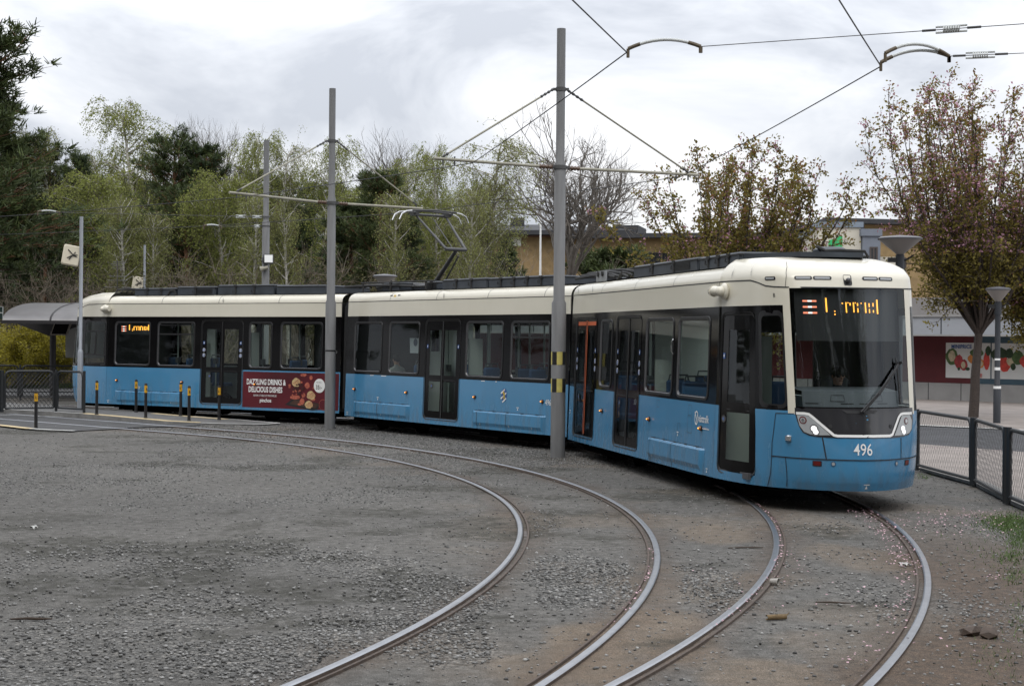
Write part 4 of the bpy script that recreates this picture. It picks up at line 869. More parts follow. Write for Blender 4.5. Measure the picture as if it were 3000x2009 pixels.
painted('painted_line', ins(Fp, Bp, .03)[7:]+[Bp[-1]], .16, PAINTW); painted('painted_line', ins(Bp, Fp, .03)[7:9]+[Bp[-1]], .12, PAINTW); painted('painted_line', ins(Fp, Bp, .02)[:5], .10, PAINTW)
painted('painted_line', gpl([(-300, 945), (0, 973), (70, 981)]), .24, PAINTY, .02); painted('painted_line', gpl([(70, 981), (120, 984), (170, 986)]), .16, PAINTW, .02)
painted('painted_line', gpl([(0, 949), (200, 955), (420, 966)]), .07, PAINTW, .012)
# plaza beyond the right-hand fence: near strip, asphalt lane, paved square
fence_pts = [gp(2096, 1075), gp(2222, 1110), gp(2298, 1150), gp(2300, 1150)+Vector((-.25, -3.5, 0)), gp(2300, 1150)+Vector((-.8, -9, 0))]
e1 = [gp(2106, 1016), gp(2341, 1034)]; e2 = [gp(2106, 974), gp(2341, 985)]
def ext(P, k0, k1): d = P[1]-P[0]; return [P[0]-d*k0, P[1]+d*k1]
E1, E2 = ext(e1, 3, 8), ext(e2, 3, 8)
sheet('pavement', [p+Vector((.12, 0, 0)) for p in reversed(fence_pts)]+[E1[0]*.25+e1[0]*.75, E1[1], Vector((40, 10, 0))], GZ+.03, PAVE)
sheet('lane', [E1[0], E1[1], E2[1], E2[0]], GZ+.022, mat('dark lane asphalt', (.045, .046, .05), .9, var=.3, vscale=1))
sheet('plaza', [E2[0], E2[1], Vector((80, 60, 0)), Vector((80, 140, 0)), Vector((-10, 140, 0)), Vector((-2, 60, 0))], GZ+.034, PAVE)
painted('kerb', [E2[0], E2[1]], .25, PAINTW, .03)
mb = MB(); P = [p+Vector((.05, 0, 0)) for p in fence_pts]; mb.add(P+[p+Vector((.22, 0, 0)) for p in P]+[Vector((p.x, p.y, .05)) for p in P]+[Vector((p.x+.22, p.y, .05)) for p in P], [f for i in range(4) for f in ((10+i, 11+i, 16+i, 15+i), (i, i+1, 11+i, 10+i), (5+i, 6+i, 16+i, 15+i))])
tag(mb.build('kerb', KERB, smooth=0), kind='structure')
# grass bank and path behind the stop on the left
GRASSM = mat('dry meadow', (.17, .135, .06), .95, var=.45, vscale=.8, bump=.6, bscale=14); GRASSG = mat('green verge', (.075, .095, .022), .95, var=.45, vscale=1.1, bump=.6, bscale=20)
sheet('verge', gpl([(-900, 880), (0, 887), (250, 887), (700, 880), (700, 850), (0, 850), (-900, 850)]), GZ+.030, GRASSG)
mb = MB(); P = gpl([(-900, 868), (0, 868), (300, 868), (700, 868)]); Q = [Vector((p.x*1.6, p.y+45, 2.2)) for p in P]
mb.add([p+Vector((0, 0, .02)) for p in P]+Q, [(i, i+1, 5+i, 4+i) for i in range(3)]); tag(mb.build('bank', GRASSM, smooth=0), kind='structure')
sheet('path', gpl([(-900, 905), (0, 905), (260, 905), (260, 888), (0, 888), (-900, 888)]), GZ+.026, mat('path asphalt', (.12, .12, .122), .9, var=.2, vscale=1))
# small things lying about
PETAL = mat('fallen petal', (.46, .30, .335), .8, attr='tone', avar=.45)
def petals():
    r = np.random.default_rng(21); P = []
    def along(c, R, a0, a1, off, sp, n):
        a = np.radians(r.uniform(a0, a1, n)); rr_ = R+off+r.normal(0, sp, n); return np.stack([c[0]+rr_*np.cos(a), c[1]+rr_*np.sin(a)], 1)
    a4 = lambda u, v: math.degrees(math.atan2(gp(u, v).y-T2C[1], gp(u, v).x-T2C[0]))
    P.append(along(T2C, T2R, a4(1960, 1520), a4(1990, 1160), .55, .07, 650)); P.append(along(T2C, T2R, a4(2080, 1300), a4(1990, 1160), .50, .09, 600))
    P.append(along(T2C, T2R, a4(2080, 1300), a4(1990, 1160), .695, .012, 260)); P.append(along(T2C, T2R, a4(1700, 1440), a4(1720, 1150), -.695, .012, 420)); P.append(along(T1C, T1R, a4(1490, 1300), a4(1420, 1170), .695, .012, 150))
    for u, v, su, sv, n in ((2130, 1195, 45, 5, 260), (2180, 1182, 60, 8, 260), (2235, 1178, 30, 6, 260), (2180, 1215, 70, 12, 300), (2250, 1200, 50, 12, 160), (2270, 1322, 14, 3, 40), (1800, 1280, 20, 25, 60), (1840, 1330, 120, 60, 90), (2000, 1420, 90, 70, 80), (2160, 1025, 60, 2, 160), (2270, 1032, 50, 2, 120)):
        for _ in range(n): p = gp(r.normal(u, su), r.normal(v, sv)); P.append(np.array([[p.x, p.y]]))
    P = np.concatenate(P); n = len(P); P = P[r.random(n) < .34]; n = len(P); s = r.uniform(.006, .016, n); a = r.uniform(0, 6.28, n)
    c, d = np.cos(a)*s, np.sin(a)*s; z = np.full(n, .012)+r.uniform(0, .01, n); tl = r.uniform(-.006, .006, n)
    V = np.stack([np.stack([P[:, 0]+c, P[:, 1]+d, z+tl], 1), np.stack([P[:, 0]-d*.8, P[:, 1]+c*.8, z], 1), np.stack([P[:, 0]-c, P[:, 1]-d, z-tl], 1), np.stack([P[:, 0]+d*.8, P[:, 1]-c*.8, z+.004], 1)], 1).reshape(-1, 3)
    np_obj_ = np_obj('petals', V, np.arange(4*n).reshape(n, 4), PETAL, attrs={'tone': ('FACE', r.random(n))}); tag(np_obj_, 'pink cherry petals scattered along the rails and verge', 'petals', kind='stuff')
petals()
def blades(name, pts, hgt, w, m, label, seed, lean=.5):
    r = np.random.default_rng(seed); n = len(pts); h = hgt*r.uniform(.4, 1.1, n); a = r.uniform(0, 6.28, n); b = r.uniform(0, 6.28, n); ww = w*r.uniform(.6, 1.2, n)
    x, y, z = pts[:, 0], pts[:, 1], pts[:, 2]
    V = np.stack([np.stack([x-np.cos(a)*ww, y-np.sin(a)*ww, z], 1), np.stack([x+np.cos(a)*ww, y+np.sin(a)*ww, z], 1), np.stack([x+np.cos(b)*h*lean, y+np.sin(b)*h*lean, z+h], 1)], 1).reshape(-1, 3)
    return tag(np_obj(name, V, np.arange(3*n).reshape(n, 3), m, attrs={'tone': ('FACE', r.random(n))}), label, 'grass', kind='stuff')
GB = mat('grass blade', (.075, .125, .028), .7, attr='tone', avar=.5); GBD = mat('dry grass blade', (.26, .19, .095), .8, attr='tone', avar=.45)
r_ = np.random.default_rng(5); pts = []
for u, v, su, sv, n in ((2305, 1192, 32, 10, 2600), (2338, 1225, 22, 18, 1500), (2310, 1270, 26, 8, 350), (2335, 1400, 20, 30, 150), (2260, 1250, 50, 30, 120), (2290, 1500, 40, 30, 120), (2112, 1088, 12, 4, 120), (2320, 1310, 20, 10, 200)):
    for _ in range(n): p = gp(r_.normal(u, su), r_.normal(v, sv)); pts.append((p.x, p.y, GZ))
blades('grass', np.array(pts), .042, .005, GB, 'tufts of short green grass at the right edge of the yard', 6)
pts = []
for _ in range(9000): p = gp(r_.uniform(-60, 260), r_.uniform(877, 887)); pts.append((p.x, p.y, GZ))
blades('grass', np.array(pts), .18, .025, GB, 'green grass strip behind the left hand fences', 7)
pts = []
for _ in range(16000): q = r_.random()**1.6; p = gp(r_.uniform(-60, 300), 868); pts.append((p.x*(1+.6*q*.2), p.y+45*q*.2, q*.2*2.2))
blades('grass', np.array(pts), .75, .035, GBD, 'tall dry brown grass on the bank behind the stop', 8)
pts = []
for _ in range(7000): p = gp(r_.uniform(-70, 300), r_.uniform(873, 882)); pts.append((p.x, p.y, GZ))
blades('grass', np.array(pts), .62, .03, GBD, 'dry brown grass between the yellow bush and the green strip at left', 9)
BARK = mat('bark curl', (.15, .10, .045), .8, var=.4, vscale=20); DKST = mat('dark twig', (.05, .035, .025), .9)
PAPER = mat('dirty paper', (.42, .42, .40), .8, var=.3, vscale=30)
def litter(name, label, cat, fn, u, v, m, rz=0, group=None, sc_=1.0):
    mb = MB(); fn(mb); p = gp(u, v); o = mb.build(name, m, loc=(p.x, p.y, GZ+.004), rz=rz); o.scale = (sc_,)*3; return tag(o, label, cat, group)
def curl(mb):
    n = 12
    for r0 in (.036, .028): mb.loft([[(x, r0*(1+.12*math.sin(x*30))*math.cos(R_(20+k*300/n)), .036+r0*math.sin(R_(20+k*300/n))) for k in range(n+1)] for x in np.linspace(-.14, .14, 7)], closed=False)
    mb.tube([(.14, .01, .05), (.17, .015, .06), (.19, .01, .09)], [.012, .008, .003], 5)
litter('bark_piece', 'curled brown piece of bark lying between the tram rails', 'bark', curl, 1775, 1412, BARK, .3, sc_=.62)
def cup(mb): mb.loft([[(x, r*math.cos(2*math.pi*k/14), .04+r*math.sin(2*math.pi*k/14)) for k in range(14)] for x, r in ((-.045, .038), (-.043, .041), (.05, .03), (.05, .001))])
litter('paper_cup', 'crushed white paper cup lying beside the inner tram rail', 'cup', cup, 1771, 1333, mat('paper cup', (.36, .34, .31), .7, var=.2, vscale=20), 2.6, sc_=.8)
def tissue(mb):
    rr = random.Random(2); P = [[(.12*(i/5-.5)+rr.uniform(-.01, .01), .09*(j/4-.5)+rr.uniform(-.01, .01), rr.uniform(.0, .05)) for i in range(6)] for j in range(5)]
    mb.loft(P, closed=False)
litter('tissue', 'crumpled white tissue lying beside the outer tram rail', 'litter', tissue, 2066, 1290, PAPER, .4, sc_=.8)
litter('plastic_scrap', 'torn white plastic scrap on the gravel yard far from the rails', 'litter', tissue, 78, 1205, PAPER, 1.4, sc_=.8)
def stick(L, r): 
    def f(mb): mb.tube([(-L/2, 0, r), (-L*.1, r, r*1.2), (L*.2, -r, r*1.1), (L/2, 0, r)], [r*.6, r, r, r*.5], 6)
    return f
litter('stick', 'pale brown stick lying on the gravel in the bottom left corner', 'stick', stick(.32, .011), 72, 1413, DKST, .1)
litter('twig', 'thin dark twig between the rails of the tram track, in front of the cup', 'stick', stick(.40, .008), 1705, 1250, DKST, .2)
litter('twig', 'short dark twig beside the gravel patch next to the near track', 'stick', stick(.30, .008), 1905, 1762/1.2814, DKST, -.1)
litter('twig', 'long thin dark twig on the dirt below the tram doors', 'stick', stick(.55, .009), 2065/1.2814+80, 1452/1.2814, DKST, .05)
def rock(seed):
    def f(mb):
        r = np.random.default_rng(seed); v = ICO*(1+r.uniform(-.22, .22, (12, 1)))*np.array([.10, .07, .05]); mb.add([(a, b, c+.03) for a, b, c in v], [tuple(t) for t in ICF])
    return f
litter('rock', 'brown rock on the dirt right of the outer rail', 'rock', rock(4), 2222, 1446, RUST, .4); litter('rock', 'larger reddish brown rock at the right edge beside a grass tuft', 'rock', rock(9), 2262, 1452, RUST, 1.2)
# ================================================================== POLES, WIRES, STREET FURNITURE
GALV = mat('galvanised pole', (.160, .161, .162), .6, metal=0, var=.22, vscale=2, stretch=(5, 5, .6), bump=.15, bscale=25); ARMM = mat('cream arm tube', (.30, .285, .225), .5, var=.2, vscale=4); INSUL = mat('brown insulator', (.09, .05, .03), .4); WIRE = mat('contact wire', (.03, .03, .032), .6); CLAMP = mat('clamp steel', (.07, .07, .07), .6)
YEL = mat('faded yellow band', (.50, .43, .12), .6, var=.15, vscale=10)
def insul(mb, p, q, r=.035, m=2, k=4):
    p, q = Vector(p), Vector(q); pts = []; rs = []
    for i in range(k*2+1): pts.append(p.lerp(q, i/(k*2))); rs.append(r if i % 2 else r*.5)
    mb.tube(pts, rs, 8, m)
def pole_thing(base, segs, label, extra=None):
    t = empty('catenary_pole', base); tag(t, label, 'pole', 'grey catenary poles')
    mb = MB()
    pr = []
    for i, (z0, z1, r) in enumerate(segs):
        pr += [(r, z0), (r, z1-.06 if i < len(segs)-1 else z1)]
    mb.lathe(pr+[(0.001, segs[-1][1])], 24); mb.build('pole', [GALV], t)
    return t
def arm_set(t, b, z, tipL, tipR, zs, rod=.029):
    """two arms with upper stays, each a part"""
    for tip in (tipL, tipR):
        d = Vector((tip.x-b.x, tip.y-b.y, 0)); L = d.length; d.normalize()
        mb = MB(); ins_ = d*.16+Vector((0, 0, z)); tipl = d*L+Vector((0, 0, z+(tip.z-z)))
        mb.tube([d*.42+Vector((0, 0, z)), tipl], rod, 10, 0); insul(mb, ins_, d*.44+Vector((0, 0, z)), .05)
        for k in (.84, .93): p = d*L*k; mb.tube([p+Vector((0, 0, z-.07)), p+Vector((0, 0, z+.10))], .016, 6, 1)
        mb.build('arm', [ARMM, CLAMP, INSUL], t)
        mb = MB(); a = d*.14+Vector((0, 0, zs)); e = d*L*.93+Vector((0, 0, z+.09)); mb.tube([a.lerp(e, .12), a.lerp(e, .95)], .019, 8, 0); insul(mb, a, a.lerp(e, .13), .03, 1, 4); insul(mb, a.lerp(e, .95), e, .03, 1, 2); mb.build('stay', [ARMM, CLAMP], t)
    mb = MB()
    for zz, r in ((z, .125), (zs, .095)): mb.lathe([(r, zz-.035), (r, zz+.035)], 20); mb.box(-r-.06, r+.06, -.02, .02, zz-.025, zz+.025)
    mb.build('clamp', [CLAMP], t)
B1 = gp(1275, 1043); B2 = gp(754, 978); B3 = dp(606, 770, 46); B3.z = 0
z_at = lambda v, D: CH+(779-v)*1.2814*D/FOC
p1 = pole_thing(B1, [(-.1, 2.95, .138), (2.95, 5.55, .107), (5.55, 8.06, .083)], 'tallest grey catenary pole with yellow and black bands, before the front carriages')
arm_set(p1, B1, 5.45, gp(992, 362, 5.5), gp(1594, 400, 5.5), 6.92)
for z0, z1 in ((1.73, 1.975), (1.215, 1.47)):
    mb = MB()
    for k in range(24):
        a0, a1 = 2*math.pi*k/24, 2*math.pi*(k+1)/24; c = 0 if (k+1) % 6 < 3 else 1
        mb.add([(.1405*math.cos(a), .1405*math.sin(a), z) for z in (z0, z1) for a in (a0, a1)], [(0, 1, 3, 2)], c)
    mb.build('warning_band', [YEL, BLACK], p1, smooth=60)
p2 = pole_thing(B2, [(-.1, 3.1, .128), (3.1, 5.62, .102), (5.62, 8.22, .08)], 'plain grey catenary pole standing before the advert on the tram')
arm_set(p2, B2, 5.45, gp(524, 440, 5.5), gp(966, 477, 5.45), 6.95)
mb = MB(); mb.lathe([(.135, 1.86), (.135, 1.89)], 20); mb.tube([(.13, -.05, 1.88), (.17, -.08, 1.84), (.15, -.1, 1.8)], .008, 5); mb.build('strap', [BLACK], p2)
p3 = pole_thing(B3, [(-.1, 5.6, .11), (5.6, 7.95, .083)], 'grey catenary pole behind the tram roof carrying a floodlight')
mb = MB()
for z in (5.70, 5.43): mb.lathe([(.118, z-.02), (.118, z+.02)], 16)
mb.build('clamp', [CLAMP], p3)
t = empty('floodlight', dp(614, 592, 45.8)); tag(t, 'square white floodlight with dark frame fixed to the third pole', 'floodlight'); t.rotation_euler = (R_(-12), 0, R_(12))
mb = MB(); mb.cbox(-.145, .145, -.02, .06, -.14, .14, .015); mb.build('frame', [BLACK], t); mb = MB(); mb.box(-.118, .118, -.035, -.02, -.112, .112); mb.build('panel', [WHITE], t); mb = MB(); mb.box(-.2, -.05, .05, .16, -.05, .05); mb.build('bracket', [CLAMP], t)
t = empty('loudspeaker', dp(605, 613, 45.8)); tag(t, 'small pale horn loudspeaker below the floodlight', 'loudspeaker')
mb = MB(); mb.tube([(-.12, 0, -.03), (0, 0, 0), (.1, 0, .02)], [.09, .045, .06], 12); mb.build('horn', [ARMM], t); mb = MB(); mb.box(-.06, -.02, 0, .12, -.02, .02); mb.build('bracket', [CLAMP], t)
# ---- contact wires
def wire_thing(name, pts, r, label, cat, mats=WIRE, group='overhead wires'):
    mb = MB(); c = Vector(pts[0]); P = []
    for a, b in zip(pts[:-1], pts[1:]):
        L = (Vector(b)-Vector(a)).length; n = 8
        for i in range(n): u = i/n; q = Vector(a).lerp(Vector(b), u); q.z -= .0006*L*L*u*(1-u); P.append(q-c)
    P.append(Vector(pts[-1])-c); mb.tube(P, r, 5); o = mb.build(name, mats, loc=c); return tag(o, label, cat, group)
def back(a, b, k): return a+(a-b).normalized()*k
w1 = [gp(1433, 120, 5.42), gp(1080, 373, 5.38), gp(553, 450, 5.38), gp(95, 489, 5.38)]; a = gp(1311, 0, 5.45); w1 = [a+(a-w1[0])*2.5]+w1; w1.append(w1[-1]+Vector((-14, 9, 0)))
wire_thing('contact_wire', w1, .008, 'dark contact wire hanging over the empty nearer track', 'wire')
w2 = [gp(2014, 152, 5.42), gp(1557, 404, 5.38), gp(962, 484, 5.36), gp(468, 517, 5.36)]; a = gp(1921, 0, 5.45); w2 = [a+(a-w2[0])*2.5]+w2; w2.append(w2[-1]+Vector((-14, 8, 0)))
wire_thing('contact_wire', w2, .008, 'dark contact wire above the tram running to the upper right', 'wire')
FIB = mat('pale fibre arm', (.52, .54, .53), .45); RUSTF = mat('brown clamp end', (.10, .075, .045), .6)
def pulloff(label, arms, wire, ins_at, wr=.005, k_=.62):
    t = empty('span_wire', wire[0]); tag(t, label, 'span wire', 'pull off span wires'); c = Vector(wire[0])
    for a, b, bow in arms:
        a, b = Vector(a)-c, Vector(b)-c; mb = MB(); P = []
        for i in range(13): u = i/12; q = a.lerp(b, u); q.z += bow*4*u*(1-u); P.append(q)
        mb.tube(P[2:-2], .019, 8, 0); mb.tube(P[:3], .022, 8, 1); mb.tube(P[-3:], .022, 8, 1); mb.tube([P[0], P[0]-Vector((.0, 0, .10))], .018, 6, 1); mb.tube([P[-1], P[-1]-Vector((0, 0, .07))], .022, 6, 1); mb.build('pull_off_arm', [FIB, RUSTF], t)
    mb = MB(); mb.tube([Vector(p)-c for p in wire], wr, 5); mb.build('wire', [CLAMP], t)
    for k in ins_at:
        p = Vector(wire[0]).lerp(Vector(wire[1]), k)-c; d = (Vector(wire[1])-Vector(wire[0])).normalized(); mb = MB()
        for s in (-.03, .03): mb.tube([p-d*.16+Vector((0, 0, s*1)), p+d*.16+Vector((0, 0, s*1))], .012, 6, 0)
        for i in range(7): q = p+d*(i-3)*.04*k_; mb.tube([q-d*.008, q+d*.008], .055*k_, 8, 0)
        mb.tube([p-d*.3, p-d*.16], .014, 5, 1); mb.tube([p+d*.16, p+d*.3], .014, 5, 1); mb.build('insulator', [FIB, CLAMP], t)
a = gp(1436, 112, 5.5); b = gp(1602, 107, 5.5); e_ = gp(2341, 55, 5.5); pulloff('upper span wire with one curved arm and an insulator near its right end', [(a, b, .09)], [b, e_+(e_-b)*1.5], [.316])
a1_ = gp(2024, 122, 5.5); a2_ = gp(2014, 143, 5.42); b = gp(2170, 129, 5.5); e_ = gp(2341, 122, 5.5); pulloff('short span wire at upper right with two curved arms above the cherry tree', [(a1_, b, .12), (a2_, b, .10)], [b, e_+(e_-b)*5], [.07])
a = dp(86, 484, 41); b = dp(136, 486, 41.4); pulloff('long span wire crossing before the forest to the third pole', [(a, b, .04)], [b, B3+Vector((-.1, 0, 5.70))], [.88, .97], .006, .5)
a = dp(466, 516, 43.5); b = dp(506, 518, 43.8); pulloff('shorter span wire just left of the third pole, lower of two', [(a, b, .04)], [b, B3+Vector((-.1, 0, 5.43))], [.86], .006, .5)
# ---- conical street lamps
def street_lamp(base, h, label, r=.62):
    t = empty('street_lamp', base); tag(t, label, 'street lamp', 'conical street lamps'); mb = MB()
    mb.lathe([(.10, 0), (.10, 1.0), (.075, 1.05), (.075, h-.7), (.095, h-.7), (.095, h-.36), (.05, h-.33)], 16); mb.build('pole', [mat('lamp pole black', (.025, .028, .034), .45)], t)
    mb = MB(); mb.lathe([(.06, h-.36), (r*.97, h-.03)], 28, 0); mb.lathe([(r, h-.035), (r+.01, h), (r*.9, h+.03), (.02, h+.07)], 28, 1); mb.build('lamp_shade', [mat('lamp cone', (.30, .275, .26), .35), mat('lamp rim', (.10, .10, .11), .4)], t)
    mb = MB(); mb.lathe([(.05, h-.33), (.05, h-.12), (.001, h-.1)], 10); mb.build('bulb', [INTG], t)
    mb = MB(); mb.box(-.26, -.08, -.05, .05, h-.52, h-.42); mb.tube([(.08, 0, h-.5), (.3, 0, h-.36)], .02, 5); mb.build('bracket', [BLACK], t); return t
L1 = gp(2058, 985); D_ = 34.0; q = dp(2058, 545, D_); street_lamp((q.x, D_, 0), q.z, 'black street lamp with wide conical shade rising right behind the tram cab', .47)
q = dp(880, 631, 52); street_lamp((q.x, 52, 0), q.z, 'conical street lamp peeking over the middle carriage roof', .40)
L3 = gp(2279, 968); t = street_lamp(L3, z_at(674, L3.y)+.15, 'dark street lamp with white stickers, standing right of the large cherry trunk', .33)
mb = MB()
for z, h_ in ((1.72, .05), (1.45, .08), (.95, .07)): mb.lathe([(.104 if z < 1.05 else .079, z), (.104 if z < 1.05 else .079, z+h_)], 14)
mb.build('sticker', [WHITE], t)
# white flag pole far behind
q = dp(1235, 632, 85); mb = MB(); zt = dp(1235, 485, 85).z; mb.lathe([(.09, 0), (.075, 4), (.04, zt-.1), (.03, zt)], 10); mb.ball((0, 0, zt+.05), .07, 0, 8); tag(mb.build('flagpole', WHITE, loc=(q.x, 85, 0)), 'thin white flagpole far behind the middle carriage', 'flagpole')
# ---- galvanised mirror poles on the left platform
def mirror_pole(base, zt, zm, sc_, label, lm, rz=0):
    t = empty('signpost', base); tag(t, label, 'pole', 'galvanised mirror poles'); mb = MB()
    mb.lathe([(.11, 0), (.11, .05), (.078, .06), (.078, 1.6), (.06, 1.66), (.05, 1.68), (.05, zt), (.001, zt)], 14); mb.build('pole', [mat('bright galvanised', (.34, .36, .39), .45, metal=.3)], t)
    m_ = empty('traffic_mirror', Vector(base)+Vector((-.26*sc_, -.06, zm)), rz); tag(m_, lm, 'mirror', 'tilted traffic mirrors'); m_.rotation_euler = (R_(-14), R_(10), R_(18))
    mb = MB(); P = rrect(-.23*sc_, .23*sc_, -.29*sc_, .29*sc_, .05); ring = [[(x*k, y_, z*k) for x, z in P] for y_, k in ((.03, 1), (-.01, 1), (-.035, .9))]; mb.loft(ring, 0, caps=True); mb.build('shell', [mat('mirror back cream', (.52, .47, .36), .5)], m_)
    mb = MB(); 
    for s in (-1, 1): mb.tube([(-.1*sc_, -.045, s*.12*sc_+.02), (.05*sc_, -.07, 0), (.24*sc_, 0, s*.05)], .014, 5)
    mb.tube([(-.04, -.05, -.14*sc_), (.10, -.06, .1*sc_)], .013, 5); mb.build('bracket', [BLACK], m_)
    return t
q = gp(183, 938, .12); mirror_pole(q, z_at(514, q.y)-.12, z_at(603, q.y)-.12, 1.0, 'slim galvanised pole standing left beside the tram tail', 'cream backed traffic mirror on the pole by the tram tail')
q = dp(330, 700, 62); mirror_pole((q.x, 62, 0), dp(330, 560, 62).z, dp(330, 648, 62).z, .95, 'slim galvanised pole rising behind the rear carriage roof', 'cream backed traffic mirror half hidden behind the rear roof')
# television antenna on a mast
q = dp(268, 660, 62); t = empty('antenna', (q.x, 62, 0)); tag(t, 'grey rooftop antenna with many rods behind the rear carriage', 'antenna'); zt = dp(268, 596, 62).z
mb = MB(); mb.tube([(0, 0, 0), (0, 0, zt)], .022, 6); mb.build('mast', [CLAMP], t); mb = MB()
for k, (z, w) in enumerate(((zt-.05, .18), (zt-.13, .26), (zt-.2, .22), (zt-.3, .2), (zt-.62, .32), (zt-.78, .4), (zt-1.05, .52))): mb.tube([(-w, 0, z), (w, .02, z)], .012, 4)
mb.build('rods', [GALV], t)
# ---- bollards
bol = empty('bollard', gp(82, 980)); BYEL = mat('bollard yellow', (.62, .33, .012), .45)
mb = MB(); mb.lathe([(.052, 0), (.052, .02), (.040, .03), (.038, .62), (.038, .86), (.030, .885), (.001, .89)], 14); mb.build('post', [mat('bollard black', (.014, .013, .014), .45)], bol)
mb = MB(); mb.lathe([(.0405, .645), (.0405, .83)], 14); mb.build('band', [BYEL], bol)
mb = MB(); S2 = [(a, z) for a, z in ((-.5, .70), (.15, .68), (.25, .74), (-.1, .78), (-.35, .76))]
mb.add([(.0415*math.sin(a), -.0415*math.cos(a), z) for a, z in S2], [(0, 1, 2, 3, 4)]); mb.build('emblem', [BLACK], bol, smooth=0)
labs = ['yellow banded black bollard standing alone nearest on the left', 'yellow topped bollard beside the end of the left fence', 'bollard on the back edge of the platform, left of the pair', 'bollard on the front platform edge in the left pair', 'bollard under the red marker lamp, back one of right pair', 'bollard on the front edge, front one of right pair', 'lone yellow banded bollard before the rear carriage door']
for i, (u, v, z) in enumerate(((82, 980, 0), (221, 947, .12), (311, 942, .113), (333, 955, .09), (413, 950, .078), (432, 962, .05), (501, 959, .03))):
    o = bol if i == 0 else copy_tree(bol); o.location = gp(u, v, z); tag(o, labs[i], 'bollard', 'black and yellow bollards'); o.rotation_euler = (0, 0, (.3, 0, .2, .9, -.2, .6, -.1)[i])
# ---- tubular fences with diamond mesh
FENM = mat('fence tube black', (.018, .02, .022), .5); MESHM = mat('fence wire', (.022, .023, .025), .5)
def fence(posts, h, label, name='fence', r=.03, gap=.10, low=.10, single_posts=True, cell=.055, bar=None):
    c = Vector(posts[0]); t = empty(name, c); tag(t, label, 'fence', 'black mesh fences')
    for i, p in enumerate(posts):
        mb = MB(); q = Vector(p)-c; mb.tube([q, q+Vector((0, 0, h+.03))], r*1.25, 8); mb.build('post', [FENM], t)
    for a, b in zip(posts[:-1], posts[1:]):
        a, b = Vector(a)-c, Vector(b)-c; d = b-a; L = d.length; d.normalize(); up = Vector((0, 0, 1)); W = lambda s, z: a+d*s+up*z+Vector((0, 0, (b.z-a.z)*s/L))
        e = r*2.2; k = .14; mb = MB(); P = [W(e, low)]+[W(e, h-k)]+[W(e+k*(1-math.cos(R_(x))), h-k+k*math.sin(R_(x))) for x in (30, 60, 90)]+[W(L-e-k+k*math.sin(R_(x)), h-k+k*math.cos(R_(x))) for x in (0, 30, 60, 90)]+[W(L-e, low)]
        mb.tube(P, r, 8); mb.tube([W(e, low), W(L-e, low)], r*.85, 8)
        if bar: mb.tube([W(e, bar), W(L-e, bar)], r*.6, 6)
        mb.build('panel_frame', [FENM], t)
        mb = MB(); n = max(3, int((L-2*e)/cell)); nz = max(4, int((h-low)/(cell*1.15))); w = .007; nrm = Vector((-d.y, d.x, 0))*.004
        for j in range(n+1):
            s0 = e+(L-2*e)*j/n; pts = []
            for i in range(nz+1): s = s0+(cell/2)*(1 if (i+j) % 2 else -1)*.92; s = min(max(s, e), L-e); z = low+(h-low)*i/nz; pts.append((s, z))
            lft = [W(s-w, z)+nrm for s, z in pts]; rgt = [W(s+w, z)-nrm for s, z in pts]; m_ = len(pts); mb.add(lft+rgt, [(i, i+1, m_+i+1, m_+i) for i in range(m_-1)])
        mb.build('wire_mesh', [MESHM], t, smooth=0)
    return t
fp = fence_pts; fence([fp[0], fp[1]], 1.03, 'black mesh fence panel closest behind the tram front', cell=.06)
fence([fp[1]+Vector((.02, -.05, 0)), fp[2]], 1.03, 'dark slanting mesh fence panel at right joined to the panel behind it', cell=.06); fence([fp[2]+Vector((.03, -.06, 0)), fp[3], fp[4]], 1.03, 'black mesh fence panel running out of the right edge', cell=.06)
q0, q1, q2 = gp(5, 942, .12), gp(128, 940, .12), gp(192, 944, .12); fence([q0, q1, q2], 1.09, 'black rounded mesh fence on the platform, front of the two left fences'); fence([q0+Vector((-1.6, .55, 0)), q0+Vector((-.08, .03, 0))], 1.09, 'black mesh fence panel at the far left edge of the platform')
k0, k1 = gp(46, 915, 0), gp(185, 915, 0); dd = (k1-k0); fence([k0-dd*.9, k0, k1], 1.15, 'black mesh fence behind the platform fence, along the farther track', bar=.28)
q = gp(208, 905); t = empty('litter_bin', (q.x, q.y, 0)); tag(t, 'black litter bin with open top, at the tail of the tram', 'bin'); mb = MB(); mb.cbox(-.3, .3, -.25, .25, .35, 1.0, .04); mb.build('bin_body', [FENM], t); mb = MB(); mb.cbox(-.32, .32, -.27, .27, 1.08, 1.18, .04); mb.box(-.3, -.26, -.2, .2, .98, 1.1); mb.box(.26, .3, -.2, .2, .98, 1.1); mb.build('hood', [FENM], t); mb = MB(); mb.lathe([(.05, 0), (.05, .36)], 8); mb.build('leg', [FENM], t)
